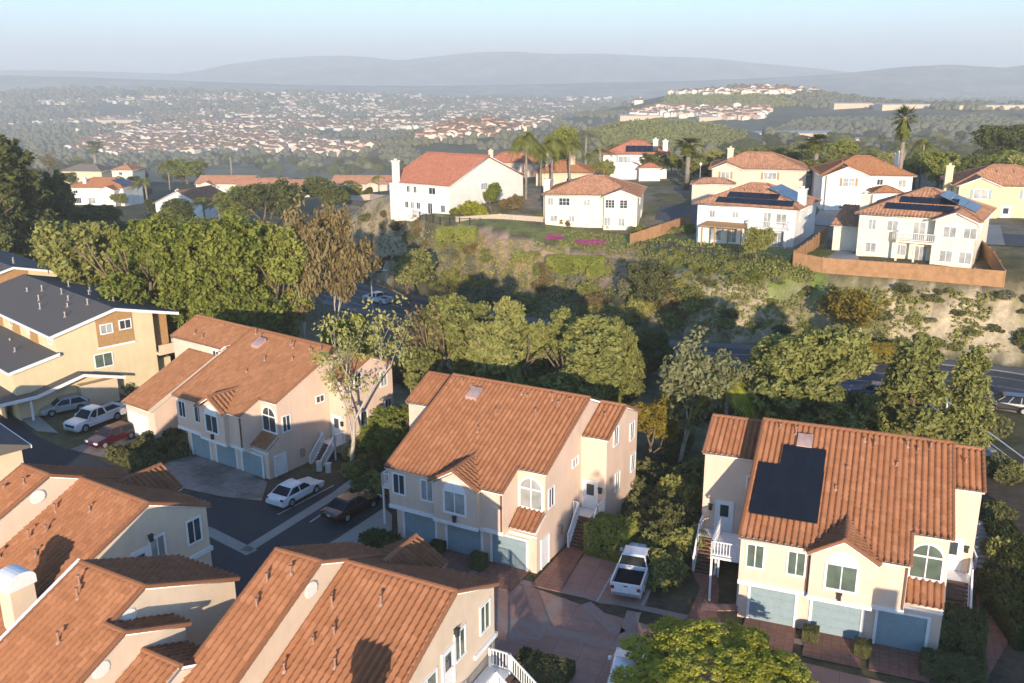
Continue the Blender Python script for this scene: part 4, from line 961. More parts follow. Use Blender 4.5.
def paving(name, c, var, scale, joints=None, stain=(.35, .5), dark=.6):
    m, t, b = nt(name, .85, .25); f = noise(t, scale, 6, rough=.7); s_ = noise(t, .35, 5)
    col = ramp(t, f, [(.3, tuple(x * (1 - var) for x in c)), (.7, tuple(x * (1 + var) for x in c))])
    col = mix(t, ramp(t, s_, [(stain[1], (0, 0, 0)), (stain[1] + .2, (stain[0],) * 3)]), col, tuple(x * dark for x in c))
    if joints:
        tc = N(t, 'ShaderNodeTexCoord'); mp = N(t, 'ShaderNodeMapping'); mp.inputs['Rotation'].default_value = (0, 0, joints[1]); t.links.new(tc.outputs['Object'], mp.inputs[0])
        br = N(t, 'ShaderNodeTexBrick', offset=0.0); br.inputs['Scale'].default_value = 1.0; br.inputs['Brick Width'].default_value = joints[0]; br.inputs['Row Height'].default_value = joints[0] * .8; br.inputs['Mortar Size'].default_value = .03
        br.inputs['Color1'].default_value = (1, 1, 1, 1); br.inputs['Color2'].default_value = (.9, .88, .87, 1); br.inputs['Mortar'].default_value = (.74, .74, .74, 1); t.links.new(mp.outputs[0], br.inputs['Vector'])
        col = mix(t, 1.0, col, br.outputs['Color'], 'MULTIPLY')
    t.links.new(col, b.inputs['Base Color']); bump_(t, b, noise(t, 9, 4), .25, .02)
paving('asphalt', (.050, .050, .054), .2, 6); paving('road_asphalt', (.085, .085, .088), .15, 3); paving('concrete', (.30, .28, .25), .12, 4); paving('drive_concrete', (.31, .25, .21), .15, 2, (1.6, .5), (.8, .42), .4)
paving('pink_concrete', (.36, .215, .165), .16, 1.4, (1.5, .36), (.5, .5), .65); paving('brick_drive', (.26, .135, .095), .2, 2, (.5, .36), (.4, .5), .7); paving('tan_band', (.31, .225, .185), .12, 3); paving('light_slab', (.45, .43, .4), .1, 2)
plain('kerb_grey', (.17, .165, .155), .9, .1)
plain('line_paint', (.40, .40, .39), .7, .2, var=.25, scale=5)
make_ground()
import bmesh
def sheet(name, poly, off, mat, grid=1.5, kind='structure', t=0.0, label=None, cat=None):
    bm = bmesh.new(); vs = [bm.verts.new((float(p[0]), float(p[1]), 0)) for p in poly]; bm.faces.new(vs); bm.normal_update()
    if bm.faces[:][0].normal.z < 0: bmesh.ops.reverse_faces(bm, faces=bm.faces[:])
    xs = [p[0] for p in poly]; ys = [p[1] for p in poly]
    for ax, lo, hi in ((0, min(xs), max(xs)), (1, min(ys), max(ys))):
        k = math.floor(lo / grid) + 1
        while k * grid < hi:
            co = (k * grid, 0, 0) if ax == 0 else (0, k * grid, 0); no = (1, 0, 0) if ax == 0 else (0, 1, 0)
            bmesh.ops.bisect_plane(bm, geom=bm.verts[:] + bm.edges[:] + bm.faces[:], plane_co=co, plane_no=no); k += 1
    v = bm.verts[:]; z = gz(np.array([q.co.x for q in v]), np.array([q.co.y for q in v]))
    for q, zz in zip(v, z): q.co.z = zz + off
    if t:
        r = bmesh.ops.extrude_face_region(bm, geom=bm.faces[:]); 
        for q in r['geom']:
            if isinstance(q, bmesh.types.BMVert): q.co.z += t
        bmesh.ops.recalc_face_normals(bm, faces=bm.faces[:])
    me = bpy.data.meshes.new(name); bm.to_mesh(me); bm.free(); me.materials.append(MATS[mat]); o = link(name, me); 
    return tag(o, label, cat, None, kind)
def upx(pts, z=-.3): return [un(u, v, z)[:2] for u, v in pts]
def band(a, b, w):
    a = np.array(a[:2]); b = np.array(b[:2]); d = (b - a) / np.linalg.norm(b - a); n = np.array([-d[1], d[0]]) * w / 2; return [a - n, b - n, b + n, a + n]
# the lanes of the townhouse estate
sheet('street', upx([(-120, 330), (0, 403), (37, 431), (63, 443), (84, 448), (119, 465), (129, 474), (163, 470), (182, 490), (262, 506), (300, 505), (363, 477), (388, 487), (388, 510), (350, 534), (327, 545), (390, 556), (400, 620), (280, 640), (150, 560), (-60, 520), (-250, 480)], -.5), .035, 'asphalt')
sheet('lane', upx([(390, 556), (480, 570), (534, 588), (600, 612), (700, 640), (800, 662), (1120, 740), (1080, 980), (300, 860), (330, 640)], 0), .03, 'pink_concrete')
for a_, b_ in (((208, 531), (252, 555)), ((130, 505), (208, 531)), ((20, 470), (130, 505)), ((245, 553), (338, 497)), ((338, 497), (363, 478))): sheet('gutter_strip', band(un(*a_, -.5), un(*b_, -.5), .9), .045, 'concrete')
for a_, b_ in (((278, 517), (334, 489)), ((310, 526), (324, 517))): sheet('parking_line', band(un(*a_, -.5), un(*b_, -.5), .14), .05, 'line_paint')
sheet('driveway', upx([(160, 466), (200, 452), (245, 474), (268, 487), (262, 506), (222, 500), (182, 490)], -.8), .05, 'drive_concrete')
sheet('driveway', upx([(70, 449), (86, 443), (118, 430), (150, 428), (140, 445), (112, 460), (97, 456)], -1), .05, 'drive_concrete')
sheet('pavement', upx([(-60, 372), (0, 404), (37, 431), (58, 433), (40, 418), (0, 392), (-60, 355)], -1), .05, 'concrete', t=.1)
sheet('pavement', upx([(327, 545), (340, 538), (384, 510), (392, 517), (392, 540), (384, 552), (350, 550)], -.1), .045, 'concrete', t=.1)
sheet('gutter_strip', band(un(385, 553, 0), un(900, 664, 0), .55), .04, 'tan_band'); sheet('gutter_strip', band(un(500, 618, 0), un(760, 683, 0), .7), .04, 'tan_band')
for a_, b_ in (((560, 598), (533, 640)), ((585, 604), (620, 634)), ((634, 612), (622, 650)), ((470, 590), (520, 640)), ((720, 640), (700, 668))): sheet('paving_band', band(un(*a_, 0), un(*b_, 0), .85), .044, 'tan_band')
sheet('parking_line', band(un(597, 602, 0), un(612, 575, 0), .12), .05, 'line_paint'); sheet('parking_line', band(un(642, 606, 0), un(660, 572, 0), .14), .05, 'line_paint')
sheet('parking_bay', upx([(560, 590), (588, 549), (630, 552), (662, 560), (645, 608), (600, 604)], 0), .036, 'pink_concrete')
sheet('footpath', upx([(531, 586), (560, 593), (585, 551), (568, 546)], 0), .05, 'brick_drive', t=.06)
sheet('footpath', upx([(683, 628), (716, 632), (719, 590), (716, 572), (690, 569), (700, 590)], 0), .05, 'brick_drive', t=.06)
sheet('footpath', upx([(702, 605), (742, 606), (742, 612), (700, 612)], 0), .055, 'pink_concrete', t=.06)
for h_ in ((-10.115 * S_, 68.442 * S_, R(-28.383)), (15.594 * S_, 56.311 * S_, R(-21.948))):
    c_, s_ = math.cos(h_[2]), math.sin(h_[2]); W2 = lambda x, y: (h_[0] + c_ * x - s_ * y, h_[1] + s_ * x + c_ * y)
    for x0, x1 in ((.5, 3.35), (3.95, 6.9), (7.4, 10.3)): sheet('driveway', [W2(x0, .85), W2(x0 - .05, -1.9), W2(x1 + .05, -1.9), W2(x1, .85)], .05, 'brick_drive', t=.03)
sheet('footpath', upx([(975, 580), (1003, 583), (1010, 640), (985, 683), (960, 683), (978, 630)], 0), .05, 'brick_drive')
sheet('footpath', upx([(985, 545), (1003, 548), (1000, 600), (980, 596)], 0), .07, 'brick_drive')
# stairs climbing beside the last townhouse, to the road
st = thing('garden_stairs', 'long concrete garden stairs climbing between dark hedges on the far right', 'stairs', un(990, 570, 0)); m = MB(); a_ = un(990, 572, 0); 
for k in range(10): m.box(-.85, .85, k * .42, k * .42 + .5, -.2, .14 * (k + 1))
o_ = m.build('step', MATS['concrete'], st); st.rotation_euler = (0, 0, R(-8)); rail(st, [(-.95, 0, 0), (-.95, 4.2, 1.4)], .9, 'handrail', False)
st = thing('garden_stairs', 'pale stairway with white rails running up to the road behind the last townhouse', 'stairs', (*un(1012, 468, .3)[:2], g1(*un(1012, 468, .3)[:2]))); m = MB()
for k in range(14): m.box(-.9, .9, k * .9, k * .9 + .95, -.6, .06 + .05 * k)
m.build('step', MATS['concrete'], st); st.rotation_euler = (0, 0, R(4)); rail(st, [(-1, 0, .1), (-1, 12, .7)], .9, 'handrail', False, step=2); rail(st, [(1, 0, .1), (1, 12, .7)], .9, 'handrail', False, step=2)
# the public road behind the estate, with kerbs
def ribbon(name, off0, off1, dz, mat, t=0, P=None):
    P = ROADL if P is None else P; T = np.gradient(P[:, :2], axis=0); T /= np.linalg.norm(T, axis=1)[:, None]; Nn = np.stack([-T[:, 1], T[:, 0]], 1); m = MB(); n = len(P)
    A = [(*(P[i, :2] + Nn[i] * off0), P[i, 2] + dz) for i in range(n)]; B = [(*(P[i, :2] + Nn[i] * off1), P[i, 2] + dz) for i in range(n)]
    if t == 0: m.add(A + B, [(i, n + i, n + i + 1, i + 1) for i in range(n - 1)])
    else:
        A2 = [(x, y, z - t) for x, y, z in A]; B2 = [(x, y, z - t) for x, y, z in B]; m.add(A + B + A2 + B2, [(i, n + i, n + i + 1, i + 1) for i in range(n - 1)] + [(i, i + 1, 2 * n + i + 1, 2 * n + i) for i in range(n - 1)] + [(n + i, 3 * n + i, 3 * n + i + 1, n + i + 1) for i in range(n - 1)])
    return tag(m.build(name, MATS[mat]), kind='structure')
ribbon('road', -5.6, 5.6, .06, 'road_asphalt'); ribbon('kerb_pavement', 5.6, 7.4, .2, 'kerb_grey', .3); ribbon('kerb_pavement', -7.4, -5.6, .2, 'kerb_grey', .3)
ribbon('road_marking', -.06, .06, .066, 'line_paint'); ribbon('road_marking', 3.3, 3.45, .066, 'line_paint'); ribbon('road_marking', -3.45, -3.3, .066, 'line_paint')
# ------------------------------------------------------------------ townhouses
HB = (np.array([-10.115 * S_, 68.442 * S_, 0]), R(-28.383)); HC = (np.array([15.594 * S_, 56.311 * S_, .06]), R(-21.948)); HA = (np.array([-28.79, 73.74, -.76]), R(-36.65))
triplex(HB[0], HB[1], 'cream townhouse in the middle with a white pickup parked beside its entry stairs', 'stucco_peach', opts=('blind',))
triplex(HC[0], HC[1], 'peach townhouse with black solar panels on its tiled roof', 'stucco_peach', opts=('solar', 'green'))
triplex(HA[0], HA[1], 'townhouse with a smooth orange roof and a low garage wing behind the sparse tree', 'stucco_peach', 'terracotta_red', .3, .03, leftwing=False, opts=('longwing',))
p_ = un(338.7, 560.5, 8.6); HE = (np.array([p_[0], p_[1], 0]), R(-26.4)); p_ = un(76.6, 477.7, 8.6); HD = (np.array([p_[0], p_[1], 0]), R(-32.46))
duplex(HE[0], HE[1], 'tile-roofed townhouse nearest the bottom edge with white deck stairs at its end', 'stucco_cream', True, 'pane_green')
duplex(HD[0], HD[1], 'tile-roofed townhouse at the bottom left with a chimney shadow on its roof', 'stucco_cream', False)
p_ = un(82, 563.6, 9.51); tF = thing('townhouse', 'townhouse with stepped gable roofs wedged between two longer roofs', 'townhouse', (p_[0], p_[1], 0), R(-29.57), 'tile-roofed townhouses seen from behind'); c_ = Caps()
rear_block(tF, 0, 4.1, 0, 9.51, 10.5, 5.3, 'stucco_cream', c_, verges=(.08, .1)); rear_block(tF, 4.1, 5.2, -2.0, 8.75, 8.0, 3.3, 'stucco_cream', c_, verges=(0, .1)); rear_block(tF, 5.2, 7.5, -1.2, 7.4, 8.0, 2.2, 'stucco_cream', c_)
vent_disc(tF, 'R', (4.11, -.9, 8.55), .4); vent_disc(tF, 'R', (5.21, -3.2, 7.75), .4); c_.build('ridge_cap', MATS['terracotta'], tF)
q_ = MB(); q_.slab([(-.1, 0, 9.50), (-.1, -4.6, 9.5 - SL * 4.6), (-.1, -4.6, 9.72 - SL * 4.6), (-.1, 0, 9.72)], (-.14, 0, 0)); q_.build('parapet', MATS['white_paint'], tF)
for x, y in ((1.0, -.9), (1.5, -1.4), (2.6, -3.2), (3.0, -6)): pipe(tF, (x, y, 9.51 - SL * abs(y) + .03), .45, .05)
# neighbours just below the picture, unseen, placed for the shadows they throw on the lane
tG = thing('townhouse', 'townhouse row on the near side of the lane', 'townhouse', (20.2, 20, 0), R(-8), 'tile-roofed townhouses seen from behind'); c_ = Caps(); rear_block(tG, 0, 12, 0, 6.9, 5, 5, 'stucco_cream', c_, verges=(.1, .1)); c_.build('ridge_cap', MATS['terracotta'], tG)
ch_ = MB(); ch_.box(-.6, .5, -.5, .7, -.5, 8.2); ch_.build('chimney', MATS['stucco_cream'], tG)
tG = thing('shade_row', 'unseen low tiled row added on the near side to shade the lane', 'garage', (-1, 22, 0), R(-4)); c_ = Caps(); rear_block(tG, 0, 19.5, 0, 4.1, 4, 4, 'stucco_cream', c_, verges=(.1, .1)); c_.build('ridge_cap', MATS['terracotta'], tG)  # unseen low row, added and sized to cast shade over the lane
# corner of a grey-roofed block at the left edge
p_ = un(-6, 470, -1); tL = thing('apartment_building', 'grey-roofed building corner at the left edge beside the lane', 'building', (p_[0], p_[1], -1), R(46.5)); m = MB(); m.box(-9, 0, -8, 0, -.3, 4.3); m.build('wall', MATS['stucco_buff'], tL)
m = MB(); m.prism([(-9.5, 4.3), (.55, 4.3), (.55, 4.5), (-4.5, 6.2), (-9.5, 4.5)], 1, -8.5, .5); m.build('roof', MATS['shingle'], tL); m = MB(); m.box(.54, .62, -8.5, .55, 4.25, 4.52); m.box(-9.5, .6, .5, .58, 4.25, 4.52); m.build('fascia', MATS['white_paint'], tL); window(tL, 'K', (-1.0, 0, 1.8), 1.2, 1.4)
# ------------------------------------------------------------------ yellow apartments
yo = np.array([-40.7, 90.6, -1.0]); ap = thing('apartment_building', 'yellow apartment building with grey roof and brown panel around two windows', 'building', yo, R(46.5)); ys = .25
def zr_(x): return 9.33 - ys * abs(x)
m = MB(); m.prism([(-6, -.5), (-6, zr_(6) - .1), (0, 9.2), (4, zr_(4) - .1), (4, -.5)], 1, 0, 24); m.prism([(4, 3.9), (4, zr_(4) - .1), (6.0, zr_(6) - .1), (6.0, 3.9)], 1, 1.2, 24); m.box(4, 6.0, 1.2, 24, -.5, 2.6); m.build('wall', MATS['stucco_yellow'], ap)
m = MB(); m.prism([(-10.2, -.5), (-10.2, 4.95), (-6, 5.75), (-6, -.5)], 1, .01, 24); m.build('wall', MATS['stucco_yellow'], ap)
m = MB()
for s in (-1, 1): m.slab([(0, -.45, 9.33), (s * 6.6, -.45, zr_(6.6)), (s * 6.6, 24.4, zr_(6.6)), (0, 24.4, 9.33)], (0, 0, .1))
m.build('roof', MATS['shingle'], ap)
m = MB()
for s in (-1, 1): m.slab([(0, -.55, 9.12), (s * 6.68, -.55, zr_(6.68) - .21), (s * 6.68, -.55, zr_(6.68) + .09), (0, -.55, 9.42)], (0, .1, 0)); m.slab([(s * 6.61, -.5, zr_(6.6) - .18), (s * 6.61, 24.4, zr_(6.6) - .18), (s * 6.61, 24.4, zr_(6.6) + .09), (s * 6.61, -.5, zr_(6.6) + .09)], (s * .08, 0, 0))
m.build('fascia', MATS['white_paint'], ap)
m = MB(); m.slab([(-10.7, -.4, 4.92), (-10.7, 24, 4.92), (-5.9, 24, 5.85), (-5.9, -.4, 5.85)], (0, 0, .1)); m.build('low_roof', MATS['shingle'], ap)
m = MB(); m.slab([(-10.75, -.5, 4.72), (-5.9, -.5, 5.66), (-5.9, -.5, 5.96), (-10.75, -.5, 5.02)], (0, .09, 0)); m.box(-10.8, -10.7, -.5, 24, 4.74, 5.0); m.build('fascia', MATS['white_paint'], ap)
m = MB(); m.prism([(-1.95, 5.55), (1.8, 5.55), (1.8, zr_(1.8) - .2), (0, 9.1), (-1.95, zr_(1.95) - .2)], 1, -.06, .1); m.build('wood_panel', MATS['wood_panel'], ap); m = MB(); m.box(-2.0, 1.85, -.12, .0, 5.35, 5.55); m.build('trim_band', MATS['white_paint'], ap)
m = MB(); m.box(4.02, 6.02, 1.13, 1.2, 3.95, zr_(6) - .2); m.build('wood_panel', MATS['wood_panel'], ap); m = MB(); m.box(4.0, 6.4, -.6, 1.2, 3.5, 3.75); m.box(4.0, 6.4, -.68, -.6, 3.5, 4.6); m.box(6.32, 6.4, -.6, 1.2, 3.5, 4.6); m.build('balcony', MATS['stucco_buff'], ap)
window(ap, 'F', (-.95, -.06, 7.35), 1.1, .85); window(ap, 'F', (1.0, -.06, 7.45), 1.1, .85); window(ap, 'F', (-1.6, 0, 4.15), 1.7, 1.3, 'pane_green')
for y, z in ((1.4, 7.0), (7, 7.0), (12, 7.0)): window(ap, 'L', (-6, y, z), .7, .8)
for y0 in (4.5, 9.5, 14.5): m = MB(); m.box(-6.06, -5.98, y0, y0 + 2.2, 5.9, 7.5); m.build('wood_panel', MATS['wood_panel'], ap)
# carport and garages on the lane side
m = MB(); m.prism([(-11.0, -.5), (-11.0, 2.35), (-10.9, 2.4), (-10.9, -.5)], 1, 1.5, 24)
m.box(-4.6, -.9, -1.0, .0, -.5, 2.3); m.box(-13.4, -10.2, 3.5, 24, -.5, 2.4); m.box(-10.2, -6.9, -1.0, -.8, 2.1, 2.4); m.build('garage_wall', MATS['stucco_buff'], ap)
m = MB(); m.slab([(-8.9, -1.5, 2.42), (-4.3, -1.5, 3.5), (-4.3, .02, 3.5), (-8.9, .02, 2.42)], (0, 0, .1)); m.slab([(-4.3, -1.5, 3.5), (-.3, -1.5, 2.32), (-.3, .02, 2.32), (-4.3, .02, 3.5)], (0, 0, .1)); m.slab([(-13.9, -1.5, 2.42), (-8.9, -1.5, 2.42), (-8.9, 24, 2.42), (-13.9, 24, 2.42)], (0, 0, .1)); m.slab([(-8.9, .02, 2.42), (-6.0, .02, 3.1), (-6.0, 24, 3.1), (-8.9, 24, 2.42)], (0, 0, .1)); m.build('carport_roof', MATS['shingle'], ap)
m = MB(); m.slab([(-8.9, -1.58, 2.25), (-4.3, -1.58, 3.33), (-4.3, -1.58, 3.64), (-8.9, -1.58, 2.56)], (0, .08, 0)); m.slab([(-4.3, -1.58, 3.33), (-.25, -1.58, 2.15), (-.25, -1.58, 2.46), (-4.3, -1.58, 3.64)], (0, .08, 0)); m.box(-13.95, -8.9, -1.58, -1.5, 2.25, 2.56); m.box(-13.98, -13.9, -1.58, 24, 2.25, 2.56); m.build('fascia', MATS['white_paint'], ap)
for x in (-9.4, -13.3): m = MB(); m.box(x - .09, x + .09, -1.2, -1.02, -.5, 2.42); m.build('carport_post', MATS['white_paint'], ap)
for y in (5.5, 9.5, 13.5, 17.5): garage_door(ap, 'L', (-13.4, y, 1.0), 2.5, 2.1, 'garage_white')
for i, (x, y) in enumerate(((-.9, 4), (-2.2, 6), (-1.3, 8), (-3.6, 3.2), (-.8, 11), (-2.9, 12), (-1.4, 15), (2.2, 5), (1.3, 9), (2.6, 12), (1.5, 15), (-3.9, 9), (-2.3, 17))): pipe(ap, (x, y, zr_(x) + .1), rnd.uniform(.3, .6), .07, 'steel')
for x, y in ((-8.2, 5), (-7.3, 9)): pipe(ap, (x, y, 5.5), .35, .07, 'steel')
ap2 = thing('apartment_building', 'second yellow apartment block with grey roof behind the pale green tree', 'building', (*un(12, 267, 7.2)[:2], 7.2 - 9.33), R(46.5)); m = MB(); m.prism([(-6, -1), (-6, 7.7), (0, 9.2), (6, 7.7), (6, -1)], 1, 0, 22); m.build('wall', MATS['stucco_yellow'], ap2)
m = MB()
for s in (-1, 1): m.slab([(0, -.45, 9.33), (s * 6.6, -.45, zr_(6.6)), (s * 6.6, 22.4, zr_(6.6)), (0, 22.4, 9.33)], (0, 0, .1))
m.build('roof', MATS['shingle'], ap2); m = MB(); m.prism([(-1.95, 5.55), (1.8, 5.55), (1.8, zr_(1.8) - .2), (0, 9.1), (-1.95, zr_(1.95) - .2)], 1, -.06, .1); m.build('wood_panel', MATS['wood_panel'], ap2)
m = MB()
for s in (-1, 1): m.slab([(0, -.55, 9.12), (s * 6.68, -.55, zr_(6.68) - .21), (s * 6.68, -.55, zr_(6.68) + .09), (0, -.55, 9.42)], (0, .1, 0))
m.build('fascia', MATS['white_paint'], ap2)
for x, y in ((1.5, 4), (2.5, 7), (1.2, 9), (-1.5, 5)): pipe(ap2, (x, y, zr_(x) + .1), .5, .08, 'steel')
# ------------------------------------------------------------------ houses on the ridge
def pt(u, v, z): return un(u, v, z)
def yaw_of(a, b): return math.atan2(b[1] - a[1], b[0] - a[0])
BL = dict(pane='pane_blind', t=.1); DK = dict(t=.1)
# R4, nearest, with the orange wall
a_ = pt(855.5, 257.7, 8.5); b_ = pt(972, 268.7, 8.5); L_ = float(np.linalg.norm((b_ - a_)[:2])); w4 = L_
house('ridge_house', 'cream house with long black solar panels behind the orange-brown wall', (a_[0], a_[1], 8.5), yaw_of(a_, b_), w4, 12.5, 5.7, 'stucco_ivory', 'terracotta_brown', .42,
      wins=[('F', 1.6, 4.4, .8, 1.2, dict(BL)), ('F', 4.0, 4.4, 1.2, 1.2, dict(BL)), ('F', 1.7, 1.5, 1.2, 1.1, dict(BL)), ('F', 5.2, 1.5, 1.2, 1.2, dict(BL)), ('F', 7.4, 1.1, 1.6, 2.1, dict(DK)), ('F', 7.1, 4.0, 1.3, 2.1, dict(BL)),
            ('F', 10.7, 4.4, 1.3, 1.2, dict(DK, out=1.6)), ('F', 12.9, 4.4, 1.3, 1.2, dict(BL, out=1.6)), ('F', 10.6, 1.5, 1.3, 1.3, dict(DK, out=1.6)), ('F', 12.7, 1.5, 1.3, 1.3, dict(BL, out=1.6)), ('R', 4, 4.4, 1.2, 1.1, dict(DK)), ('R', 8, 1.5, 1.2, 1.1, dict(DK))],
      chims=[(-.5, 5.0, 7.6)], solar=[('F', 3.2, 1.5, 7, 1, 1.12, 1.5, 'solar'), ('F', 4.6, 3.3, 6, 1, 1.12, 1.5, 'solar'), ('R', 3.2, 1.4, 6, 3, 1.1, 1.55, 'solar_blue')], bays=[(w4 - 4.4, w4, 1.6, 5.7, 'gable', 4.5)], balcony=(4.9, 9.2, 2.95, 1.8), lower=[(-4.2, 0, 5, 11.5, 3.2, 'shed')])
# R3 with the panel array
a_ = pt(696, 240.5, 7.0); b_ = pt(793, 249, 7.0); w3 = float(np.linalg.norm((b_ - a_)[:2]))
house('ridge_house', 'white house with two rows of solar panels and a wooden patio cover', (a_[0], a_[1], 7.0), yaw_of(a_, b_), w3, 12, 5.6, 'stucco_white', 'terracotta_brown', .42,
      wins=[('F', 2.3, 4.2, .8, 1.0, dict(BL)), ('F', 5.8, 4.3, .8, .8, dict(BL)), ('F', 10.5, 3.9, 1.0, 2.0, dict(DK)), ('F', 12.5, 4.1, 1.4, 1.5, dict(BL)), ('F', 3.0, 1.3, 1.6, 1.9, dict(BL)), ('F', 5.4, 1.2, 1.4, 2.0, dict(DK)), ('F', 12.2, 1.2, 1.6, 2.0, dict(BL)), ('R', 3, 4.2, .8, 1.0, dict(DK)), ('R', 8, 4.2, .8, 1.0, dict(DK))],
      chims=[(w3 - .3, 4.2, 8.2)], solar=[('F', 3.2, .7, 9, 1, 1.25, 1.6, 'solar'), ('F', 4.4, 2.4, 6, 1, 1.25, 1.6, 'solar'), ('R', 3.5, 1.2, 6, 3, 1.1, 1.6, 'solar_blue')], balcony=(w3 - 6.3, w3 - .6, 2.9, 1.7), porch=(1.6, w3 - 6.6, 3.0, 3.0))
# R2 cream hip roofed
a_ = pt(544.8, 225.5, 6.0); b_ = pt(636, 229.5, 6.0); w2_ = float(np.linalg.norm((b_ - a_)[:2]))
house('ridge_house', 'cream house with a broad plain hip roof and dark grid windows on the ridge', (a_[0], a_[1], 6.0), R(-12), w2_, 13, 5.4, 'stucco_ivory', 'terracotta_brown', .38,
      wins=[('F', 1.0, 4.2, .9, 1.2, dict(BL)), ('F', 3.4, 4.2, 1.8, 1.2, dict(DK, mull=2, bars=1)), ('F', 7.3, 4.2, 1.0, 1.0, dict(BL)), ('F', 11.4, 4.2, 1.5, 1.3, dict(DK, mull=2, bars=2, out=1.5)), ('F', 13.7, 4.2, 1.2, 1.3, dict(DK, mull=1, bars=2, out=1.5)), ('F', 1.6, 1.3, 1.2, 1.0, dict(BL)), ('F', 4.7, 1.3, .9, 1.0, dict(BL)), ('F', 11.0, 1.2, 1.0, 1.3, dict(BL, out=1.5)), ('F', 13.4, 1.2, 1.0, 1.3, dict(BL, out=1.5)), ('R', 4, 4.2, .8, 1.1, dict(BL)), ('R', 8, 1.4, .8, 1.1, dict(BL))],
      chims=[(-.4, 4.5, 7.6)], bays=[(w2_ - 5.6, w2_, 1.5, 5.4, 'gable', 3.5)])
# W1 big white gable house
a_ = pt(449.6, 216.2, 7.0); b_ = pt(523, 203, 7.0); w1_ = float(np.linalg.norm((b_ - a_)[:2])); d_ = pt(412.5, 207, 7.0); d1_ = float(np.linalg.norm((d_ - a_)[:2]))
W1yaw = yaw_of(a_, b_)
house('ridge_house', 'large white house with a bright red gable roof at the ridge end', (a_[0], a_[1], 7.0), W1yaw, w1_, max(9, min(d1_, 15)), 5.3, 'stucco_white', 'terracotta_rose', .4, 'gable_y',
      wins=[('F', w1_ * .45, 4.4, 1.8, 1.1, dict(BL, mull=2)), ('L', 1.5, 1.2, .9, 1.2, dict(DK)), ('L', 4.6, 1.0, 1.0, 1.9, dict(DK)), ('L', 7.5, 1.3, .8, 1.1, dict(DK)), ('L', 9.0, 1.3, .8, 1.1, dict(DK)), ('L', 10.4, 1.3, .8, 1.1, dict(DK)), ('L', 4.0, 4.2, 1.5, 1.1, dict(DK)), ('L', 8.2, 4.2, .7, 1.1, dict(DK)), ('L', 9.9, 4.2, .7, 1.1, dict(DK))],
      chims=[(-.6, max(9, min(d1_, 15)) - 2.4, 9.3)], bays=())
# second row
def row_house(label, u0, u1, v, z, d, yawdeg, eave, wall, mat, **kw):
    a = pt(u0, v, z); L = (u1 - u0) * a[1] / FPX / math.cos(R(yawdeg)); return house('ridge_house', label, (a[0], a[1], z), R(yawdeg), L, d, eave, wall, mat, **kw)
row_house('peach house with brown shutters behind the solar panel house', 710, 797, 197.5, 8.9, 12, -14, 5.4, 'stucco_peach', 'terracotta_brown', s=.40, lower=[(-3.2, 4.2, -4.2, 0, 3.0, 'hip')],
          wins=[('F', 2.6, 4.3, 1.5, 1.2, dict(BL, shutters='wood_panel', out=.9)), ('F', 10.6, 4.2, 2.2, 1.2, dict(BL, shutters='wood_panel', mull=2)), ('R', 5, 4.2, 1.1, 1.1, dict(DK))], chims=[(3.2, 6, 8.8)], bays=[(.2, 5.2, .9, 5.4, 'gable', 4)], garages=[('F', 8.0, 4.6, 0)])
row_house('white house with a red hip roof and tan shutters beside the tall palm', 820, 903, 207, 9.0, 12, -10, 5.5, 'stucco_white', 'terracotta_red', s=.42,
          wins=[('F', 4.2, 4.4, 1.9, 1.3, dict(BL, shutters='wood_panel', bars=1, out=.8)), ('F', 9.4, 4.4, .9, .9, dict(DK)), ('F', 13, 4.2, 1.2, 1.2, dict(BL))], chims=[(13.2, 6, 8.9)], bays=[(.6, 7.2, .8, 5.5, 'gable', 4.5)], garages=[('F', 3.8, 4.8, .8)], lower=[(7.6, 12.2, -4.5, 0, 3.1, 'hip')])
row_house('pale yellow house with green shutters at the right edge', 952, 1046, 219, 8.6, 12, -16, 5.4, 'stucco_yellow', 'terracotta_brown', s=.42,
          wins=[('F', 3.5, 4.2, 2.0, 1.4, dict(BL, shutters='garage_blue', out=1.0)), ('F', 10.6, 4.2, 1.6, 1.3, dict(BL, shutters='garage_blue')), ('F', 11.2, 1.3, 1.8, 1.4, dict(BL))], chims=[(-.7, 3.5, 8.2)], bays=[(.3, 6.2, 1.0, 5.4, 'gable', 4.5)], doors=[('F', 7.6, 1.1, 1.2, 2.2, 0)], garages=[('F', 3.0, 4.6, 1.0)])
row_house('white house with dark panels and twin chimneys behind the plain hip roof', 603, 664, 179, 8.6, 12, -10, 5.5, 'stucco_white', 'terracotta_rose', s=.42,
          wins=[('F', 4.4, 4.4, 2.0, 1.3, dict(BL, shutters='garage_blue')), ('F', 10, 4.3, .9, .9, dict(DK))], chims=[(11.4, 3.5, 8.7), (13.6, 4, 8.4)], solar=[('F', 5.4, 1.2, 6, 2, 1.2, 1.5, 'solar')], lower=[(8.2, 12.8, -4, 0, 3.0, 'hip')])
row_house('low tan house with red roof half hidden by palms', 536, 590, 189, 8.2, 10, -8, 3.4, 'stucco_buff', 'terracotta_red', s=.4, wins=[('F', 3, 1.7, 1.6, 1.2, dict(BL)), ('F', 7, 1.7, 1.2, 1.2, dict(DK))], chims=[(2.2, 4, 8.0), (7.4, 3.5, 6.6)])
row_house('tan house with rust roof behind the large white gable house', 484, 545, 183, 6.8, 10, 6, 4.6, 'stucco_peach', 'terracotta_rose', s=.38, wins=[('F', 4, 3.2, 1.2, 1.1, dict(DK)), ('F', 8, 3.2, 1.2, 1.1, dict(DK))], chims=[(2, 4, 7.4)])
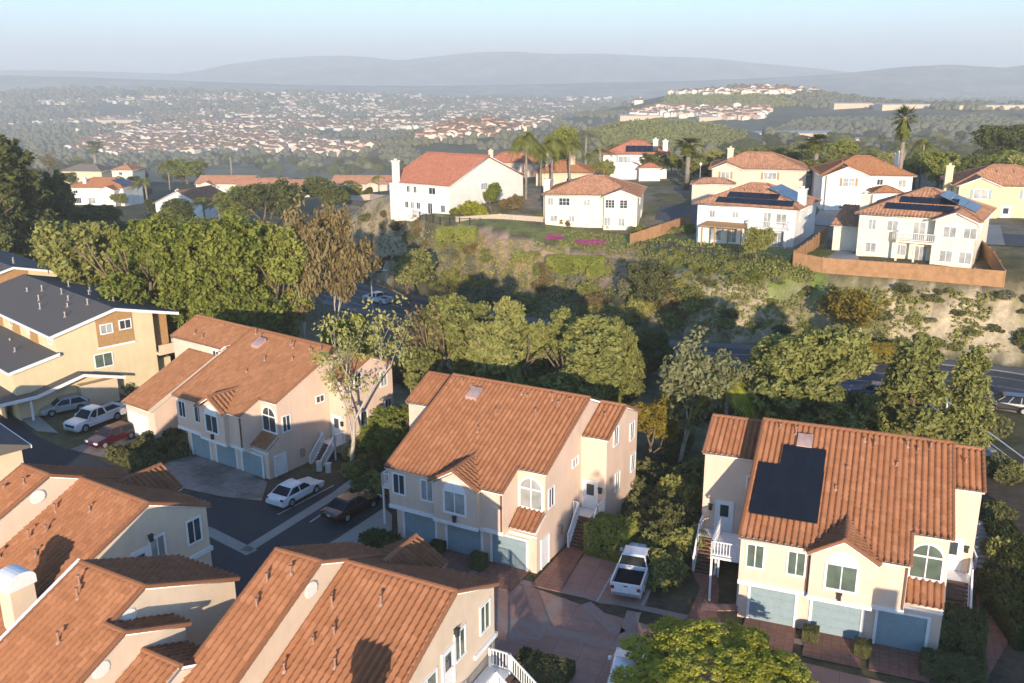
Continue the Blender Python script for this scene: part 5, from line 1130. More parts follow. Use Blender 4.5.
# houses down on the left
def left_house(label, u0, u1, vb, eave, wall, mat, yawdeg=-12, d=11, zl=-13, **kw):
    a = un(u0, vb, zl); L = (u1 - u0) * a[1] / FPX / math.cos(R(yawdeg)); return house('house', label, a, R(yawdeg), L, d, eave, wall, mat, group='houses below the ridge on the left', zb=-9, **kw)
left_house('white house with red roof and dark panels left of the palm', 70, 128, 204, 5.4, 'stucco_white', 'terracotta_red', -8, 12, -8.5, s=.42, wins=[('F', 3, 4.1, .9, 1.0, dict(DK)), ('F', 12.5, 4.1, .8, .9, dict(DK)), ('F', 3, 1.2, 2.4, 1.8, dict(DK, mull=3)), ('F', 8, 1.2, 2.4, 1.8, dict(BL))], chims=[(4.8, 2.5, 8.3)], solar=[('R', 2.0, 1.0, 6, 3, 1.2, 1.6, 'solar')], bays=[(13, 18, 3, 5.0, 'gable', 3)])
left_house('white gabled house with brown roof behind the palms on the left', 157, 212, 219, 4.6, 'stucco_white', 'terracotta_brown', -22, 14, -8.0, s=.42, roof='gable_y', wins=[('F', 4, 3.2, .8, .8, dict(DK)), ('F', 9, 1.2, 1.6, 1.4, dict(BL))], chims=[(.6, 9, 7.4)])
left_house('beige house with grey-brown roof beyond the trees, first of the row', 197, 253, 197, 5.0, 'stucco_ivory', 'terracotta_brown', -6, 12, roof='gable_x', wins=[('F', 3, 3.9, 1.4, 1.2, dict(DK)), ('F', 9, 3.9, 1.4, 1.2, dict(DK)), ('F', 15, 1.3, 2, 1.2, dict(BL))], bays=[(2, 8, 2, 4.6, 'gable', 3)])
left_house('long beige house with twin front gables in the row beyond the trees', 238, 285, 201, 5.0, 'stucco_ivory', 'terracotta_brown', 4, 12, roof='gable_x', wins=[('F', 4, 3.7, 1.4, 1.2, dict(DK)), ('F', 11, 3.7, 1.4, 1.2, dict(DK))], bays=[(8, 15, 2, 4.8, 'gable', 3)])
left_house('peach two-storey house with a front gable beyond the round tree', 284, 330, 205, 5.6, 'stucco_peach', 'terracotta_brown', -4, 12, roof='gable_x', wins=[('F', 2.4, 4.1, 1.4, 1.2, dict(DK)), ('F', 9, 4.1, 1.4, 1.2, dict(DK)), ('F', 3, 1.3, 1.4, 1.2, dict(DK))], bays=[(.4, 6, 1.5, 5.4, 'gable', 3)])
left_house('tan house with a rust roof at the right end of the far row', 332, 388, 196, 4.6, 'stucco_peach', 'terracotta_brown', -6, 12, roof='gable_x', wins=[('F', 3, 3.3, 1.4, 1.1, dict(DK)), ('F', 14, 3.3, 1.4, 1.1, dict(DK))], bays=[(14, 19, 1.5, 4.4, 'gable', 3)])
left_house('cream house with olive-brown roof behind the white house on the left', 113, 134, 182, 5.2, 'stucco_ivory', 'terracotta_brown', -4, 12, wins=[('F', 4, 3.7, 1.4, 1.2, dict(DK))])
left_house('dark-roofed house behind the tall dark tree on the left', 62, 104, 181, 4.4, 'stucco_buff', 'shingle', -6, 12)
# garden walls and fences
def gp(u, v, dz=0): p = hit(u, v); return (p[0], p[1], p[2] + dz)
fence('long orange-brown panel wall along the top of the sandy slope', [gp(793, 267), gp(822, 273), gp(915, 280), gp(1003, 287.5)], 1.9, seg=3.0, name='panel_wall', cat='wall')
fence('orange wooden fence between the two solar houses, running back from the wall', [gp(793, 266), gp(812, 252), gp(827, 239)], 1.9, seg=2.6)
fence('weathered wooden fence closing the yard right of the nearest ridge house', [gp(1003, 287), gp(992, 268), gp(975, 250)], 1.9, seg=2.6)
fence('short orange fence between the plain hip roof house and the solar house', [gp(630, 246), gp(660, 236), gp(690, 226)], 1.9, seg=2.6)
fence('thin black iron fence along the lawn below the large white house', [gp(345, 204), gp(395, 212), gp(440, 225), gp(480, 226), gp(545, 231)], 1.3, 'dark_metal', 2.4, 'iron_fence', iron=True, step=.35)
fence('thin black iron fence along the yard edge of the patio house', [gp(640, 249), gp(700, 256), gp(765, 263), gp(791, 265)], 1.2, 'dark_metal', 2.4, 'iron_fence', iron=True, step=.35)
fence('low stone garden wall beside the large white house', [gp(456, 222), gp(500, 219), gp(543, 222)], .9, 'stone_wall', 4, 'garden_wall', 'wall')
fence('tan block wall with yellow flowers left of the large white house', [gp(338, 203), gp(370, 200), gp(408, 206)], 1.6, 'stucco_peach', 4, 'garden_wall', 'wall')
sheet('driveway', [gp(812, 225)[:2], gp(850, 229)[:2], gp(862, 206)[:2], gp(822, 205)[:2]], .12, 'concrete', 2); sheet('driveway', [gp(960, 244)[:2], gp(1005, 246)[:2], gp(1000, 226)[:2], gp(966, 225)[:2]], .12, 'concrete', 2)
sheet('street', [gp(655, 219)[:2], gp(692, 226)[:2], gp(760, 214)[:2], gp(830, 219)[:2], gp(858, 231)[:2], gp(1000, 246)[:2], gp(1060, 250)[:2], gp(1060, 238)[:2], gp(960, 231)[:2], gp(860, 214)[:2], gp(760, 205)[:2], gp(660, 206)[:2]], .10, 'road_asphalt', 2)
sheet('patio', [gp(860, 262)[:2], gp(972, 274)[:2], gp(1000, 284)[:2], gp(915, 276)[:2], gp(822, 269)[:2], gp(832, 250)[:2], gp(852, 252)[:2]], .12, 'concrete', 2)
sheet('lawn', [gp(800, 265)[:2], gp(822, 268)[:2], gp(836, 252)[:2], gp(822, 247)[:2]], .14, 'leaf_light', 2)
# ------------------------------------------------------------------ vehicles
def at(u, v, z=None): p = hit(u, v); return (p[0], p[1], p[2] + .05)
def two(u0, v0, u1, v1): a = hit(u0, v0); b = hit(u1, v1); return ((a[0] + b[0]) / 2, (a[1] + b[1]) / 2, (a[2] + b[2]) / 2 + .05), math.atan2(b[1] - a[1], b[0] - a[0])
l_, y_ = two(283, 506, 309, 491); car('sedan', 'white sedan parked in front of the smooth orange-roofed townhouse', l_, y_, 'car_white')
l_, y_ = two(336, 522, 368, 504); car('sedan', 'black car parked in the bay in deep shade', l_, y_, 'car_black')
l_, y_ = two(627, 597, 640, 562); car('pickup', 'white pickup parked nose-in beside the middle townhouse', l_, y_, 'car_white')
l_, y_ = two(120, 416, 72, 434); car('pickup', 'white crew-cab pickup parked in front of the yellow apartments', (l_[0], l_[1], l_[2]), y_, 'car_white')
l_, y_ = two(128, 437, 98, 448); car('hatch', 'dark red car half hidden by round shrubs', l_, y_, 'car_red')
l_, y_ = two(75, 410, 55, 414); car('hatch', 'silver car under the carport of the yellow apartments', l_, y_, 'car_silver')
l_, y_ = two(612, 672, 640, 690); car('suv', 'white car under the leafy street tree at the bottom edge', (un(626, 690, 0)[0], un(626, 690, 0)[1], .05), R(75), 'car_white')
l_, y_ = two(386, 304, 370, 302); car('pickup', 'white pickup driving on the road below the large white house', l_, y_, 'car_white')
l_ = at(873, 399); car('suv', 'blue-grey car on the road behind the two narrow trees', l_, R(153), 'car_blue')
l_ = at(1006, 411); car('suv', 'dark car on the road at the right edge', l_, R(160), 'car_black')
l_ = at(829, 207.5); car('sedan', 'black car in the driveway of the red hip roof house, left one', l_, R(-80), 'car_black'); l_ = at(839, 208.5); car('suv', 'dark grey car in the driveway of the red hip roof house, right one', l_, R(-84), 'car_grey')
# street lamp
q = hit(373, 317); sl_ = thing('street_lamp', 'grey street lamp with a curved arm beside the road', 'street lamp', q); top = uny(373, 272, q[1])[2] - q[2]
m = MB(); m.tube([(0, 0, -.2), (0, 0, top - .6)], [.14, .09], 8); m.build('pole', MATS['steel'], sl_); m = MB(); m.tube([(0, 0, top - .65), (.3, -.1, top - .1), (1.0, -.3, top + .3), (2.1, -.6, top + .4)], .06, 6); m.build('arm', MATS['steel'], sl_); m = MB(); m.box(1.9, 2.7, -.85, -.5, top + .3, top + .46); m.build('lamp_head', MATS['steel'], sl_)
q = hit(699, 197); sl_ = thing('street_lamp', 'thin street lamp in front of the peach shuttered house', 'street lamp', q); m = MB(); m.tube([(0, 0, -.2), (0, 0, 6.0)], [.1, .07], 8); m.build('pole', MATS['steel'], sl_); m = MB(); m.tube([(0, 0, 5.95), (0, 0, 6.3), (0, 0, 6.5)], [.12, .28, .1], 8); m.build('lamp_head', MATS['white_paint'], sl_)
for u, v, lab in ((320, 474, 'pale utility pedestal beside the parked white sedan, left one'), (329, 476, 'wider pale utility box beside the parked white sedan')):
    p = un(u, v, -.6); t_ = thing('utility_box', lab, 'utility box', p); m = MB(); m.box(-.22, .22, -.2, .2, 0, 1.05); m.build('cabinet', MATS['light_slab'], t_); m = MB(); m.box(-.25, .25, -.23, .23, 1.05, 1.14); m.build('lid', MATS['light_slab'], t_)
p = un(453, 592, 0); t_ = thing('standpipe', 'small white standpipe at the garage corner of the middle townhouse', 'standpipe', p); m = MB(); m.tube([(0, 0, 0), (0, 0, .75)], .09, 8); m.build('pipe', MATS['light_slab'], t_); m = MB(); m.tube([(-.18, 0, .6), (.18, 0, .6)], .06, 6); m.build('valve', MATS['light_slab'], t_)
# ------------------------------------------------------------------ trees
def T(key, u, vb, vt, wpx, label, group=None, leaf=None, name=None, cat=None, z=None, Y=None):
    p = hit(u, vb) if z is None else un(u, vb, z)
    if Y: p = uny(u, (vb + vt) / 2, Y); p[2] = g1(p[0], p[1])
    h = uny(u, vt, p[1])[2] - p[2]
    return plant(key, (p[0], p[1], p[2] - .1), max(h, .5), wpx * math.hypot(p[1], CH - p[2]) / FPX, label, group, None, leaf, name, cat)
T('leafy', 712, 704, 638, 150, 'leafy lime-green street tree at the bottom edge')
T('open1', 683, 432, 320, 100, 'grey-green open tree with pale limbs between the middle townhouse and the road', leaf='leaf_grey', name='sycamore_tree', Y=69)
T('broad3', 802, 432, 321, 114, 'wide drooping grey-green tree behind the solar townhouse', leaf='leaf_olive', name='pepper_tree', Y=68)
T('tall0', 914, 446, 331, 66, 'taller of the two narrow trees behind the solar townhouse', leaf='leaf_olive', Y=69)
T('tall1', 968, 444, 345, 46, 'shorter narrow tree at the right behind the solar townhouse', leaf='leaf_olive', Y=70)
T('broad0', 450, 374, 291, 78, 'dense green tree behind the middle townhouse, nearest the bare pale tree', leaf='leaf_olive', Y=77); T('broad1', 508, 378, 299, 74, 'broad green tree behind the middle townhouse, between two of its kind', leaf='leaf_olive', Y=75)
T('broad2', 582, 386, 312, 92, 'loose broad tree behind the ridge of the middle townhouse', leaf='leaf_olive', Y=73)
T('round0', 651, 462, 392, 46, 'small yellow-green tree at the right rear corner of the middle townhouse', leaf='leaf_yellow')
T('round1', 650, 312, 262, 54, 'dark rounded olive tree on the slope below the short orange fence', leaf='leaf_shrub')
T('open0', 862, 356, 286, 82, 'orange-tinted young tree on the sandy slope', leaf='leaf_yellow')
T('round2', 412, 306, 246, 54, 'small umbrella-shaped tree beside the road lamp', leaf='leaf_olive')
T('bare0', 412, 378, 300, 62, 'bare pale winter tree left of the middle townhouse roof', Y=76)
T('sparse2', 352, 470, 300, 112, 'sparse pale tree in front of the orange-roofed townhouse end wall', leaf='leaf_light', name='sycamore_tree'); T('round1', 352, 388, 316, 40, 'bright green leafy top rising behind the sparse tree', leaf='leaf_lime')
for u, vb, vt, w_, lab in ((296, 322, 190, 52, 'tall tree with dry brown foliage, left of the pair'), (332, 318, 202, 54, 'tall tree with dry brown foliage, right of the pair')): T('open%d' % (1 if u < 320 else 0), u, vb, vt, w_ * 1.3, lab, leaf='leaf_brown', Y=106, name='dry_tree')
T('bare1', 325, 330, 262, 60, 'leafless twiggy tree at the foot of the dry brown pair')
for i, (u, vb, vt, w_, lab) in enumerate(((156, 314, 212, 88, 'tall green eucalyptus at the left end of the clump'), (196, 322, 219, 84, 'tall green eucalyptus second in the clump'), (234, 318, 206, 92, 'tall green eucalyptus third in the clump'), (268, 320, 216, 74, 'tall green eucalyptus at the right end of the clump'), (225, 326, 262, 60, 'lower green tree in front of the eucalyptus clump'))): T('broad%d' % (i % 4), u, vb, vt, w_, lab, 'eucalyptus trees in the clump', 'leaf_green', 'eucalyptus_tree', Y=101 + 3 * (i % 2))
T('round1', 82, 290, 219, 92, 'pale yellow-green tree behind the grey-roofed apartments', leaf='leaf_light', Y=112)
T('tall0', 22, 278, 133, 74, 'tall dark tree at the left edge', leaf='leaf_dark'); T('broad1', 55, 262, 168, 56, 'dark tree beside the tall one at the left edge', leaf='leaf_dark'); T('broad2', 100, 258, 203, 60, 'dark olive tree behind the pale yellow-green tree', leaf='leaf_dark'); T('broad0', -10, 290, 175, 70, 'dark tree cut by the left edge', leaf='leaf_dark')
T('round0', 270, 236, 176, 56, 'dark round tree in front of the far row of houses', leaf='leaf_dark'); T('round1', 240, 226, 186, 40, 'mid-green round tree left of the dark round tree', leaf='leaf_green'); T('round2', 326, 216, 175, 44, 'dark round tree right of the peach two-storey house', leaf='leaf_dark'); T('round0', 188, 184, 157, 36, 'green round tree behind the white gabled house', leaf='leaf_green'); T('plume', 170, 190, 160, 24, 'green palm clump left of the round tree on the far left row'); T('plume2', 232, 180, 152, 24, 'green palms behind the beige row')
for u, vb, vt, w_, k, lab in ((895, 206, 103, 26, 'fanpalm', 'very tall fan palm in front of the red hip roof house'), (526, 199, 131, 40, 'plume', 'bright feather palm right of the large white house, front one'), (541, 196, 143, 34, 'plume2', 'feather palm right of the large white house, back one'), (560, 178, 123, 34, 'round0', 'tall green tree behind the feather palms'), (586, 172, 130, 36, 'plume', 'feather palm behind the plain hip roof house'), (686, 190, 136, 30, 'fanpalm', 'fan palm left of the peach shuttered house'), (813, 188, 132, 28, 'fanpalm', 'dark fan palm between the peach and the red-roofed house'), (919, 190, 138, 30, 'plume', 'feather palm behind the nearest ridge house'), (935, 196, 150, 40, 'round1', 'dark tree behind the nearest ridge house'), (98, 178, 140, 22, 'fanpalm', 'fan palm on the far left beyond the white house'), (148, 212, 178, 26, 'plume2', 'small palm beside the white house on the left'), (206, 226, 196, 34, 'plume', 'feather palm in front of the white gabled house, left one'), (220, 228, 200, 30, 'plume2', 'feather palm in front of the white gabled house, right one'), (50, 196, 150, 20, 'bare0', 'thin bare tree rising beside the dark tree on the left')):
    T(k, u, vb, vt, w_, lab)
T('plume', 726, 432, 376, 64, 'bright green arching banana-like palm behind the solar townhouse', leaf='leaf_lime', name='banana_palm', cat='palm', Y=66); T('plume2', 570, 190, 138, 30, 'third feather palm beside the plain hip roof house'); T('plume', 552, 194, 134, 34, 'lush feather palm between the white gable house and the plain hip roof house'); T('plume2', 262, 352, 280, 64, 'arching palm between the orange-roofed townhouse and the eucalyptus', leaf='palm_leaf')
T('round2', 492, 212, 181, 22, 'slim cypress-like shrub tree against the white gable wall', leaf='leaf_green'); T('shrub0', 472, 214, 200, 26, 'yellow-green bush against the white gable wall', leaf='leaf_lime'); T('shrub1', 510, 209, 193, 20, 'reddish bush right of the white gable wall', leaf='leaf_brown'); T('round1', 757, 262, 226, 26, 'small round lime tree by the patio of the solar panel house', leaf='leaf_light')
T('broad0', 395, 470, 405, 50, 'bright green bushy tree left of the middle townhouse', leaf='leaf_green')
# tall tree just outside the picture, whose shadow crosses the middle townhouse
plant('round0', (5.2, 12, 0), 13.0, 4.6, 'slim tree on the near side of the lane')
# hedges and shrubs
def HG(u, v, sx, sy, h, label, rz=R(-22), z=0.0, leaf='leaf_shrub', group=None):
    p = un(u, v, z); nm, ct, tm, cm, H, Wd, var = PROTO['hedge']
    if leaf not in var: c2 = cm.copy(); c2.materials.clear(); c2.materials.append(MATS[leaf]); var[leaf] = c2
    o = link('clipped_hedge', var[leaf]); o.location = [float(x) for x in p]; o.rotation_euler = (0, 0, rz); o.scale = (sx, sy, h); return tag(o, label, 'hedge', group)
HG(958, 650, 1.25, 1.0, 2.3, 'tall square hedge beside the third garage of the solar townhouse'); HG(952, 676, 1.6, .8, 1.0, 'low square hedge in front of the tall square hedge')
HG(478, 568, .55, .5, 1.0, 'small clipped cube hedge between the first and second garages of the middle townhouse', R(-28)); HG(437, 553, .5, .5, .8, 'smaller dark clump left of the first garage gap of the middle townhouse', R(-28)); HG(541, 676, 1.6, 1.1, .8, 'low dark hedge below the white deck stairs', R(-26))
HG(810, 640, .45, .45, .8, 'small cube hedge between the first two garages of the solar townhouse'); HG(862, 654, .45, .45, .8, 'small cube hedge between the last two garages of the solar townhouse')
HG(610, 552, 1.5, 1.2, 2.3, 'large rounded hedge block beside the entry stairs of the middle townhouse', R(-28), leaf='leaf_green')
HG(1010, 620, 1.0, 3.2, 1.5, 'long dark hedge right of the brick path at the right edge', R(-8), leaf='leaf_dark'); HG(1008, 560, 1.0, 3.0, 1.6, 'dark hedge beside the garden stairs, farther up', R(-8), leaf='leaf_dark')
HG(575, 273, 4.4, 1.6, 2.6, 'wide clipped green hedge on the hillside below the plain hip roof house', R(-10), 1.8, 'leaf_green'); HG(601, 281, 2.2, 1.4, 2.0, 'second clipped hedge block stepping down the hillside', R(-10), 1.2, 'leaf_green'); HG(457, 240, 3.2, 1.6, 2.0, 'clipped green hedge block at the corner of the iron fence', R(-10), 5.0, 'leaf_green'); HG(884, 360, 2.4, 1.2, 1.8, 'rust-tinted clipped hedge beside the road under the orange-tinted tree', R(-20), .2, 'leaf_yellow')
rr = random.Random(21)
def SH(u, v, d, h, label, group=None, leaf=None, z=None, name='shrub'):
    p = hit(u, v) if z is None else un(u, v, z); return plant('shrub%d' % rr.randint(0, 3), (p[0], p[1], p[2] - .08), h, d, label, group, None, leaf, name)
for u, v in ((138, 452), (152, 462), (150, 442), (165, 452), (172, 440), (180, 456), (120, 458), (131, 464), (145, 468), (190, 448)): SH(u, v, 2.0, 1.5, 'round dark shrub in the bed beside the dark red car', 'round shrubs in the bed beside the red car', 'leaf_shrub', -.9)
SH(378, 547, 2.6, 1.3, 'round dark shrub at the left corner of the middle townhouse', None, 'leaf_dark', 0); SH(392, 552, 1.6, 1.0, 'smaller dark shrub at the corner garage of the middle townhouse', None, 'leaf_dark', 0)
def scatter(pts, n, dr, hr, label, group, leafs, name='shrub', seed=1, mind=1.0):
    r = random.Random(seed); xs = [p[0] for p in pts]; ys = [p[1] for p in pts]; P = []; k = 0
    U = []; 
    while len(U) < n and k < n * 40:
        k += 1; u = r.uniform(min(xs), max(xs)); v = r.uniform(min(ys), max(ys))
        if inpoly(np.array([u]), np.array([v]), pts)[0]: U.append((u, v))
    H_ = hits([q[0] for q in U], [q[1] for q in U], 25, 700, 500)
    for p in H_:
        if np.isnan(p[0]): continue
        d = r.uniform(*dr); plant('shrub%d' % r.randint(0, 3), (p[0], p[1], p[2] - .1), d * r.uniform(*hr), d, label, group, None, r.choice(leafs), name)
scatter([(690, 280), (800, 282), (1024, 292), (1060, 350), (900, 350), (760, 340), (690, 320)], 44, (.9, 2.2), (.45, .7), 'low rounded shrub on the sandy slope below the orange wall', 'shrubs on the sandy slope', ['leaf_shrub', 'leaf_shrub', 'leaf_sage', 'leaf_olive'], seed=2)
scatter([(640, 245), (790, 262), (800, 284), (690, 282), (640, 268)], 40, (.9, 2.2), (.35, .6), 'green ground shrub on the bank below the patio house', 'green shrubs on the bank', ['leaf_light', 'leaf_green', 'leaf_olive'], seed=3)
scatter([(430, 245), (540, 250), (560, 285), (700, 290), (690, 330), (560, 320), (450, 300), (400, 280)], 60, (1.6, 4.0), (.5, .9), 'scrub bush on the hillside above the road', 'scrub on the hillside', ['leaf_sage', 'leaf_olive', 'leaf_light', 'leaf_sage', 'leaf_brown', 'leaf_olive'], seed=4, name='scrub_bush')
scatter([(560, 312), (700, 322), (800, 345), (960, 352), (1050, 360), (1050, 340), (760, 325)], 14, (1.4, 2.6), (.5, .8), 'dark bush lining the far side of the road', 'bushes lining the road', ['leaf_olive', 'leaf_shrub', 'leaf_shrub'], seed=5, name='bush')
scatter([(335, 205), (410, 215), (435, 240), (420, 270), (370, 285), (335, 260)], 34, (1.2, 3.0), (.5, .8), 'dry scrub bush on the bare mound left of the ridge', 'scrub on the bare mound', ['leaf_sage', 'leaf_shrub', 'leaf_brown'], seed=6, name='scrub_bush')
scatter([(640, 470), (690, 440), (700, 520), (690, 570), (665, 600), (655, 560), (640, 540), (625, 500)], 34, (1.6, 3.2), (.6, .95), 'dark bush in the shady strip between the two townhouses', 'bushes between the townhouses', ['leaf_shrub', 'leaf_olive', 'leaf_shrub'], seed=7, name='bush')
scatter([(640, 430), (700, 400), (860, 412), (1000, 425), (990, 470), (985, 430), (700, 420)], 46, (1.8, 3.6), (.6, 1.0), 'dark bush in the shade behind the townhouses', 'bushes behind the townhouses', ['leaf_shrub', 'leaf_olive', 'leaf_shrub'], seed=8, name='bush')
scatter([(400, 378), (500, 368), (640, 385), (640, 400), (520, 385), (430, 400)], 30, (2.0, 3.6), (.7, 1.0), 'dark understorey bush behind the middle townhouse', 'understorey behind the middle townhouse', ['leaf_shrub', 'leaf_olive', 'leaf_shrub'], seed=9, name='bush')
scatter([(340, 470), (385, 440), (388, 480), (380, 505), (350, 490)], 14, (1.4, 2.6), (.6, .9), 'dark bush beside the parking bay', 'bushes beside the parking bay', ['leaf_shrub', 'leaf_olive', 'leaf_shrub'], seed=10, name='bush')
scatter([(985, 470), (1024, 480), (1024, 640), (1000, 620), (985, 540)], 16, (1.4, 2.4), (.6, .9), 'dark bush along the right edge path', 'bushes along the right path', ['leaf_shrub', 'leaf_olive', 'leaf_shrub'], seed=11, name='bush')
scatter([(110, 345), (170, 330), (200, 340), (160, 395), (125, 400)], 16, (1.4, 2.6), (.6, .9), 'hedge-like bush between the yellow apartments and the orange roof', 'bushes beside the yellow apartments', ['leaf_shrub', 'leaf_olive'], seed=12, name='bush')
scatter([(400, 208), (560, 226), (690, 240), (690, 232), (560, 218), (430, 206)], 26, (1.0, 2.2), (.5, .9), 'garden shrub along the yards of the ridge houses', 'garden shrubs on the ridge', ['leaf_light', 'leaf_green', 'leaf_shrub'], seed=13)
for u, v in ((585, 243), (597, 244), (555, 238)): SH(u, v, 3.0, .8, 'magenta flowering groundcover patch below the plain hip roof house', 'magenta flower patches', 'leaf_pink', None, 'flowering_shrub')
# trees that fill the middle distance
def forest(pts, n, hr, label, group, keys, leafs, seed, tmin=60, asp=(.8, 1.15), name=None):
    r = random.Random(seed); xs = [p[0] for p in pts]; ys = [p[1] for p in pts]; U = []; k = 0
    while len(U) < n and k < n * 40:
        k += 1; u = r.uniform(min(xs), max(xs)); v = r.uniform(min(ys), max(ys))
        if inpoly(np.array([u]), np.array([v]), pts)[0]: U.append((u, v))
    for p in hits([q[0] for q in U], [q[1] for q in U], tmin, 3000, 500):
        if np.isnan(p[0]): continue
        h = r.uniform(*hr); plant(r.choice(keys), (p[0], p[1], p[2] - .2), h, h * r.uniform(*asp), label, group, None, r.choice(leafs), name)
GR = ['leaf_dark', 'leaf_dark', 'leaf_green', 'leaf_olive']
forest([(-20, 262), (60, 240), (130, 235), (260, 245), (270, 300), (130, 290), (100, 300), (-20, 300)], 26, (7, 11), 'dark tree in the grove behind the apartments', 'trees in the grove behind the apartments', ['broad0', 'broad1', 'broad2', 'broad3', 'round0'], ['leaf_dark', 'leaf_dark', 'leaf_green'], 31)
forest([(-20, 200), (60, 200), (140, 218), (250, 215), (340, 205), (420, 195), (420, 186), (200, 180), (60, 185), (-20, 180)], 52, (3.5, 6.5), 'garden tree among the houses below the ridge on the left', 'garden trees among the left houses', ['round0', 'round1', 'round2', 'broad0', 'plume'], GR, 32, 150)
forest([(410, 186), (560, 184), (700, 186), (800, 192), (940, 196), (1040, 206), (1040, 172), (760, 172), (560, 168), (430, 170)], 64, (4, 8.5), 'garden tree between the ridge houses', 'garden trees between the ridge houses', ['round0', 'round1', 'round2', 'plume2'], ['leaf_green', 'leaf_dark', 'leaf_light', 'leaf_olive'], 33, 120)
forest([(380, 320), (440, 335), (540, 352), (620, 364), (720, 385), (880, 400), (880, 415), (700, 405), (540, 375), (430, 362), (390, 350)], 5, (4, 6), 'dark tree between the road and the townhouses', 'trees between the road and the townhouses', ['broad1', 'broad3', 'round1'], ['leaf_dark', 'leaf_olive'], 34)
def rand_in(pts, n, rs):
    xs = [p[0] for p in pts]; ys = [p[1] for p in pts]; out = np.zeros((0, 2))
    while len(out) < n:
        q = np.c_[rs.uniform(min(xs), max(xs), n * 3), rs.uniform(min(ys), max(ys), n * 3)]; out = np.concatenate([out, q[inpoly(q[:, 0], q[:, 1], pts)]])
    return out[:n]
# low scrub that covers the banks, too many plants to count
def scrub(pts, n, size, label, leaf, seed):
    r = np.random.RandomState(seed); U = rand_in(pts, n, r); P = hits(U[:, 0], U[:, 1], 60, 600, 520); P = P[~np.isnan(P[:, 0])]
    w_ = vnoise(P[:, 0] / 3.1 + seed, P[:, 1] / 3.1); P = P[w_ > .38]
    P[:, 2] += r.uniform(0, .35, len(P)); V, F = leaves(r, P, r.uniform(.2, .55, len(P)), 9, size, 1.6, .9); tag(link('scrub_cover', npmesh('scrub_cover', V, F, MATS[leaf])), label, 'scrub', kind='stuff')
scrub([(560, 250), (700, 262), (800, 286), (1060, 300), (1060, 356), (900, 350), (700, 338), (600, 318), (540, 290)], 2600, .26, 'low olive scrub over the sandy bank', 'leaf_olive', 61)
scrub([(430, 236), (560, 244), (600, 290), (640, 330), (520, 318), (430, 300), (400, 270)], 1300, .26, 'low dry scrub over the hillside above the road', 'leaf_light', 62)
scrub([(560, 232), (690, 240), (800, 262), (830, 286), (700, 268), (560, 246)], 1500, .2, 'green groundcover below the ridge gardens', 'leaf_light', 63)
scrub([(335, 205), (410, 213), (440, 236), (420, 272), (370, 290), (335, 262)], 700, .24, 'dry grass tufts over the bare mound', 'leaf_sage', 64)
T('broad1', 546, 384, 308, 70, 'rounded olive tree filling the gap behind the middle townhouse ridge', leaf='leaf_olive', Y=79); T('broad3', 618, 378, 316, 50, 'half-hidden olive tree right of the loose broad tree', leaf='leaf_olive', Y=76)
def tufts(pts, n, size, label, leaf, seed):
    r = np.random.RandomState(seed); U = rand_in(pts, n, r); P = hits(U[:, 0], U[:, 1], 200, 4000, 520); P = P[~np.isnan(P[:, 0])]; P[:, 2] += size * .2
    V, F = leaves(r, P, np.full(len(P), size), 4, size, 1.3, .0); tag(link('hill_grass', npmesh('hill_grass', V, F, MATS[leaf])), label, 'grass', kind='stuff')
tufts([(545, 150), (590, 127), (640, 117), (700, 120), (748, 132), (735, 152), (650, 160), (570, 160)], 5200, 1.6, 'dry olive grass over the rounded knoll behind the ridge', 'leaf_olive', 71)
tufts([(655, 111), (668, 95), (720, 92), (780, 96), (805, 105), (740, 111)], 3000, 3.0, 'bright green grass on the distant hill', 'leaf_light', 72)
tufts([(392, 144), (406, 130), (440, 126), (450, 134), (428, 146)], 1200, 2.4, 'green grass on the small hill beyond the white gable house', 'leaf_light', 73)
# ------------------------------------------------------------------ the valley
def blob_mesh(P, Rr, rs, name, mat):
    """many low crowns in one mesh: jittered domes"""
    n = len(P); k = 7; ang = np.arange(k) * 2 * np.pi / k
    rings = [(1.0, .05), (1.05, .45), (.62, .85)]; V = []
    for fr, fz in rings:
        a = ang[None, :] + rs.rand(n)[:, None]; r = Rr[:, None] * fr * rs.uniform(.72, 1.25, (n, k))
        V.append(np.stack([P[:, 0:1] + r * np.cos(a), P[:, 1:2] + r * np.sin(a), P[:, 2:3] + Rr[:, None] * 1.5 * fz * rs.uniform(.8, 1.2, (n, k))], -1))
    V = np.stack(V, 1); top = np.stack([P[:, 0], P[:, 1], P[:, 2] + Rr * 1.55], 1)[:, None, :]
    V = np.concatenate([V.reshape(n, 3 * k, 3), top], 1); m = 3 * k + 1
    base = np.array([(r * k + i, r * k + (i + 1) % k, (r + 1) * k + (i + 1) % k, (r + 1) * k + i) for r in range(2) for i in range(k)] + [(2 * k + i, 2 * k + (i + 1) % k, 3 * k, 3 * k) for i in range(k)])
    q = base[:2 * k]; tri = np.array([(2 * k + i, 2 * k + (i + 1) % k, 3 * k) for i in range(k)])
    Fq = (q[None] + (np.arange(n) * m)[:, None, None]).reshape(-1, 4); 
    me = bpy.data.meshes.new(name); Vf = V.reshape(-1, 3); Ft = (tri[None] + (np.arange(n) * m)[:, None, None]).reshape(-1, 3)
    me.vertices.add(len(Vf)); me.vertices.foreach_set('co', Vf.astype(np.float32).ravel()); nl = Fq.size + Ft.size; me.loops.add(nl); me.loops.foreach_set('vertex_index', np.concatenate([Fq.ravel(), Ft.ravel()]).astype(np.int32))
    me.polygons.add(len(Fq) + len(Ft)); me.polygons.foreach_set('loop_start', np.concatenate([np.arange(len(Fq)) * 4, Fq.size + np.arange(len(Ft)) * 3]).astype(np.int32)); me.materials.append(MATS[mat]); me.update(calc_edges=True); return me
rs = np.random.RandomState(5); WP = []; WR = []
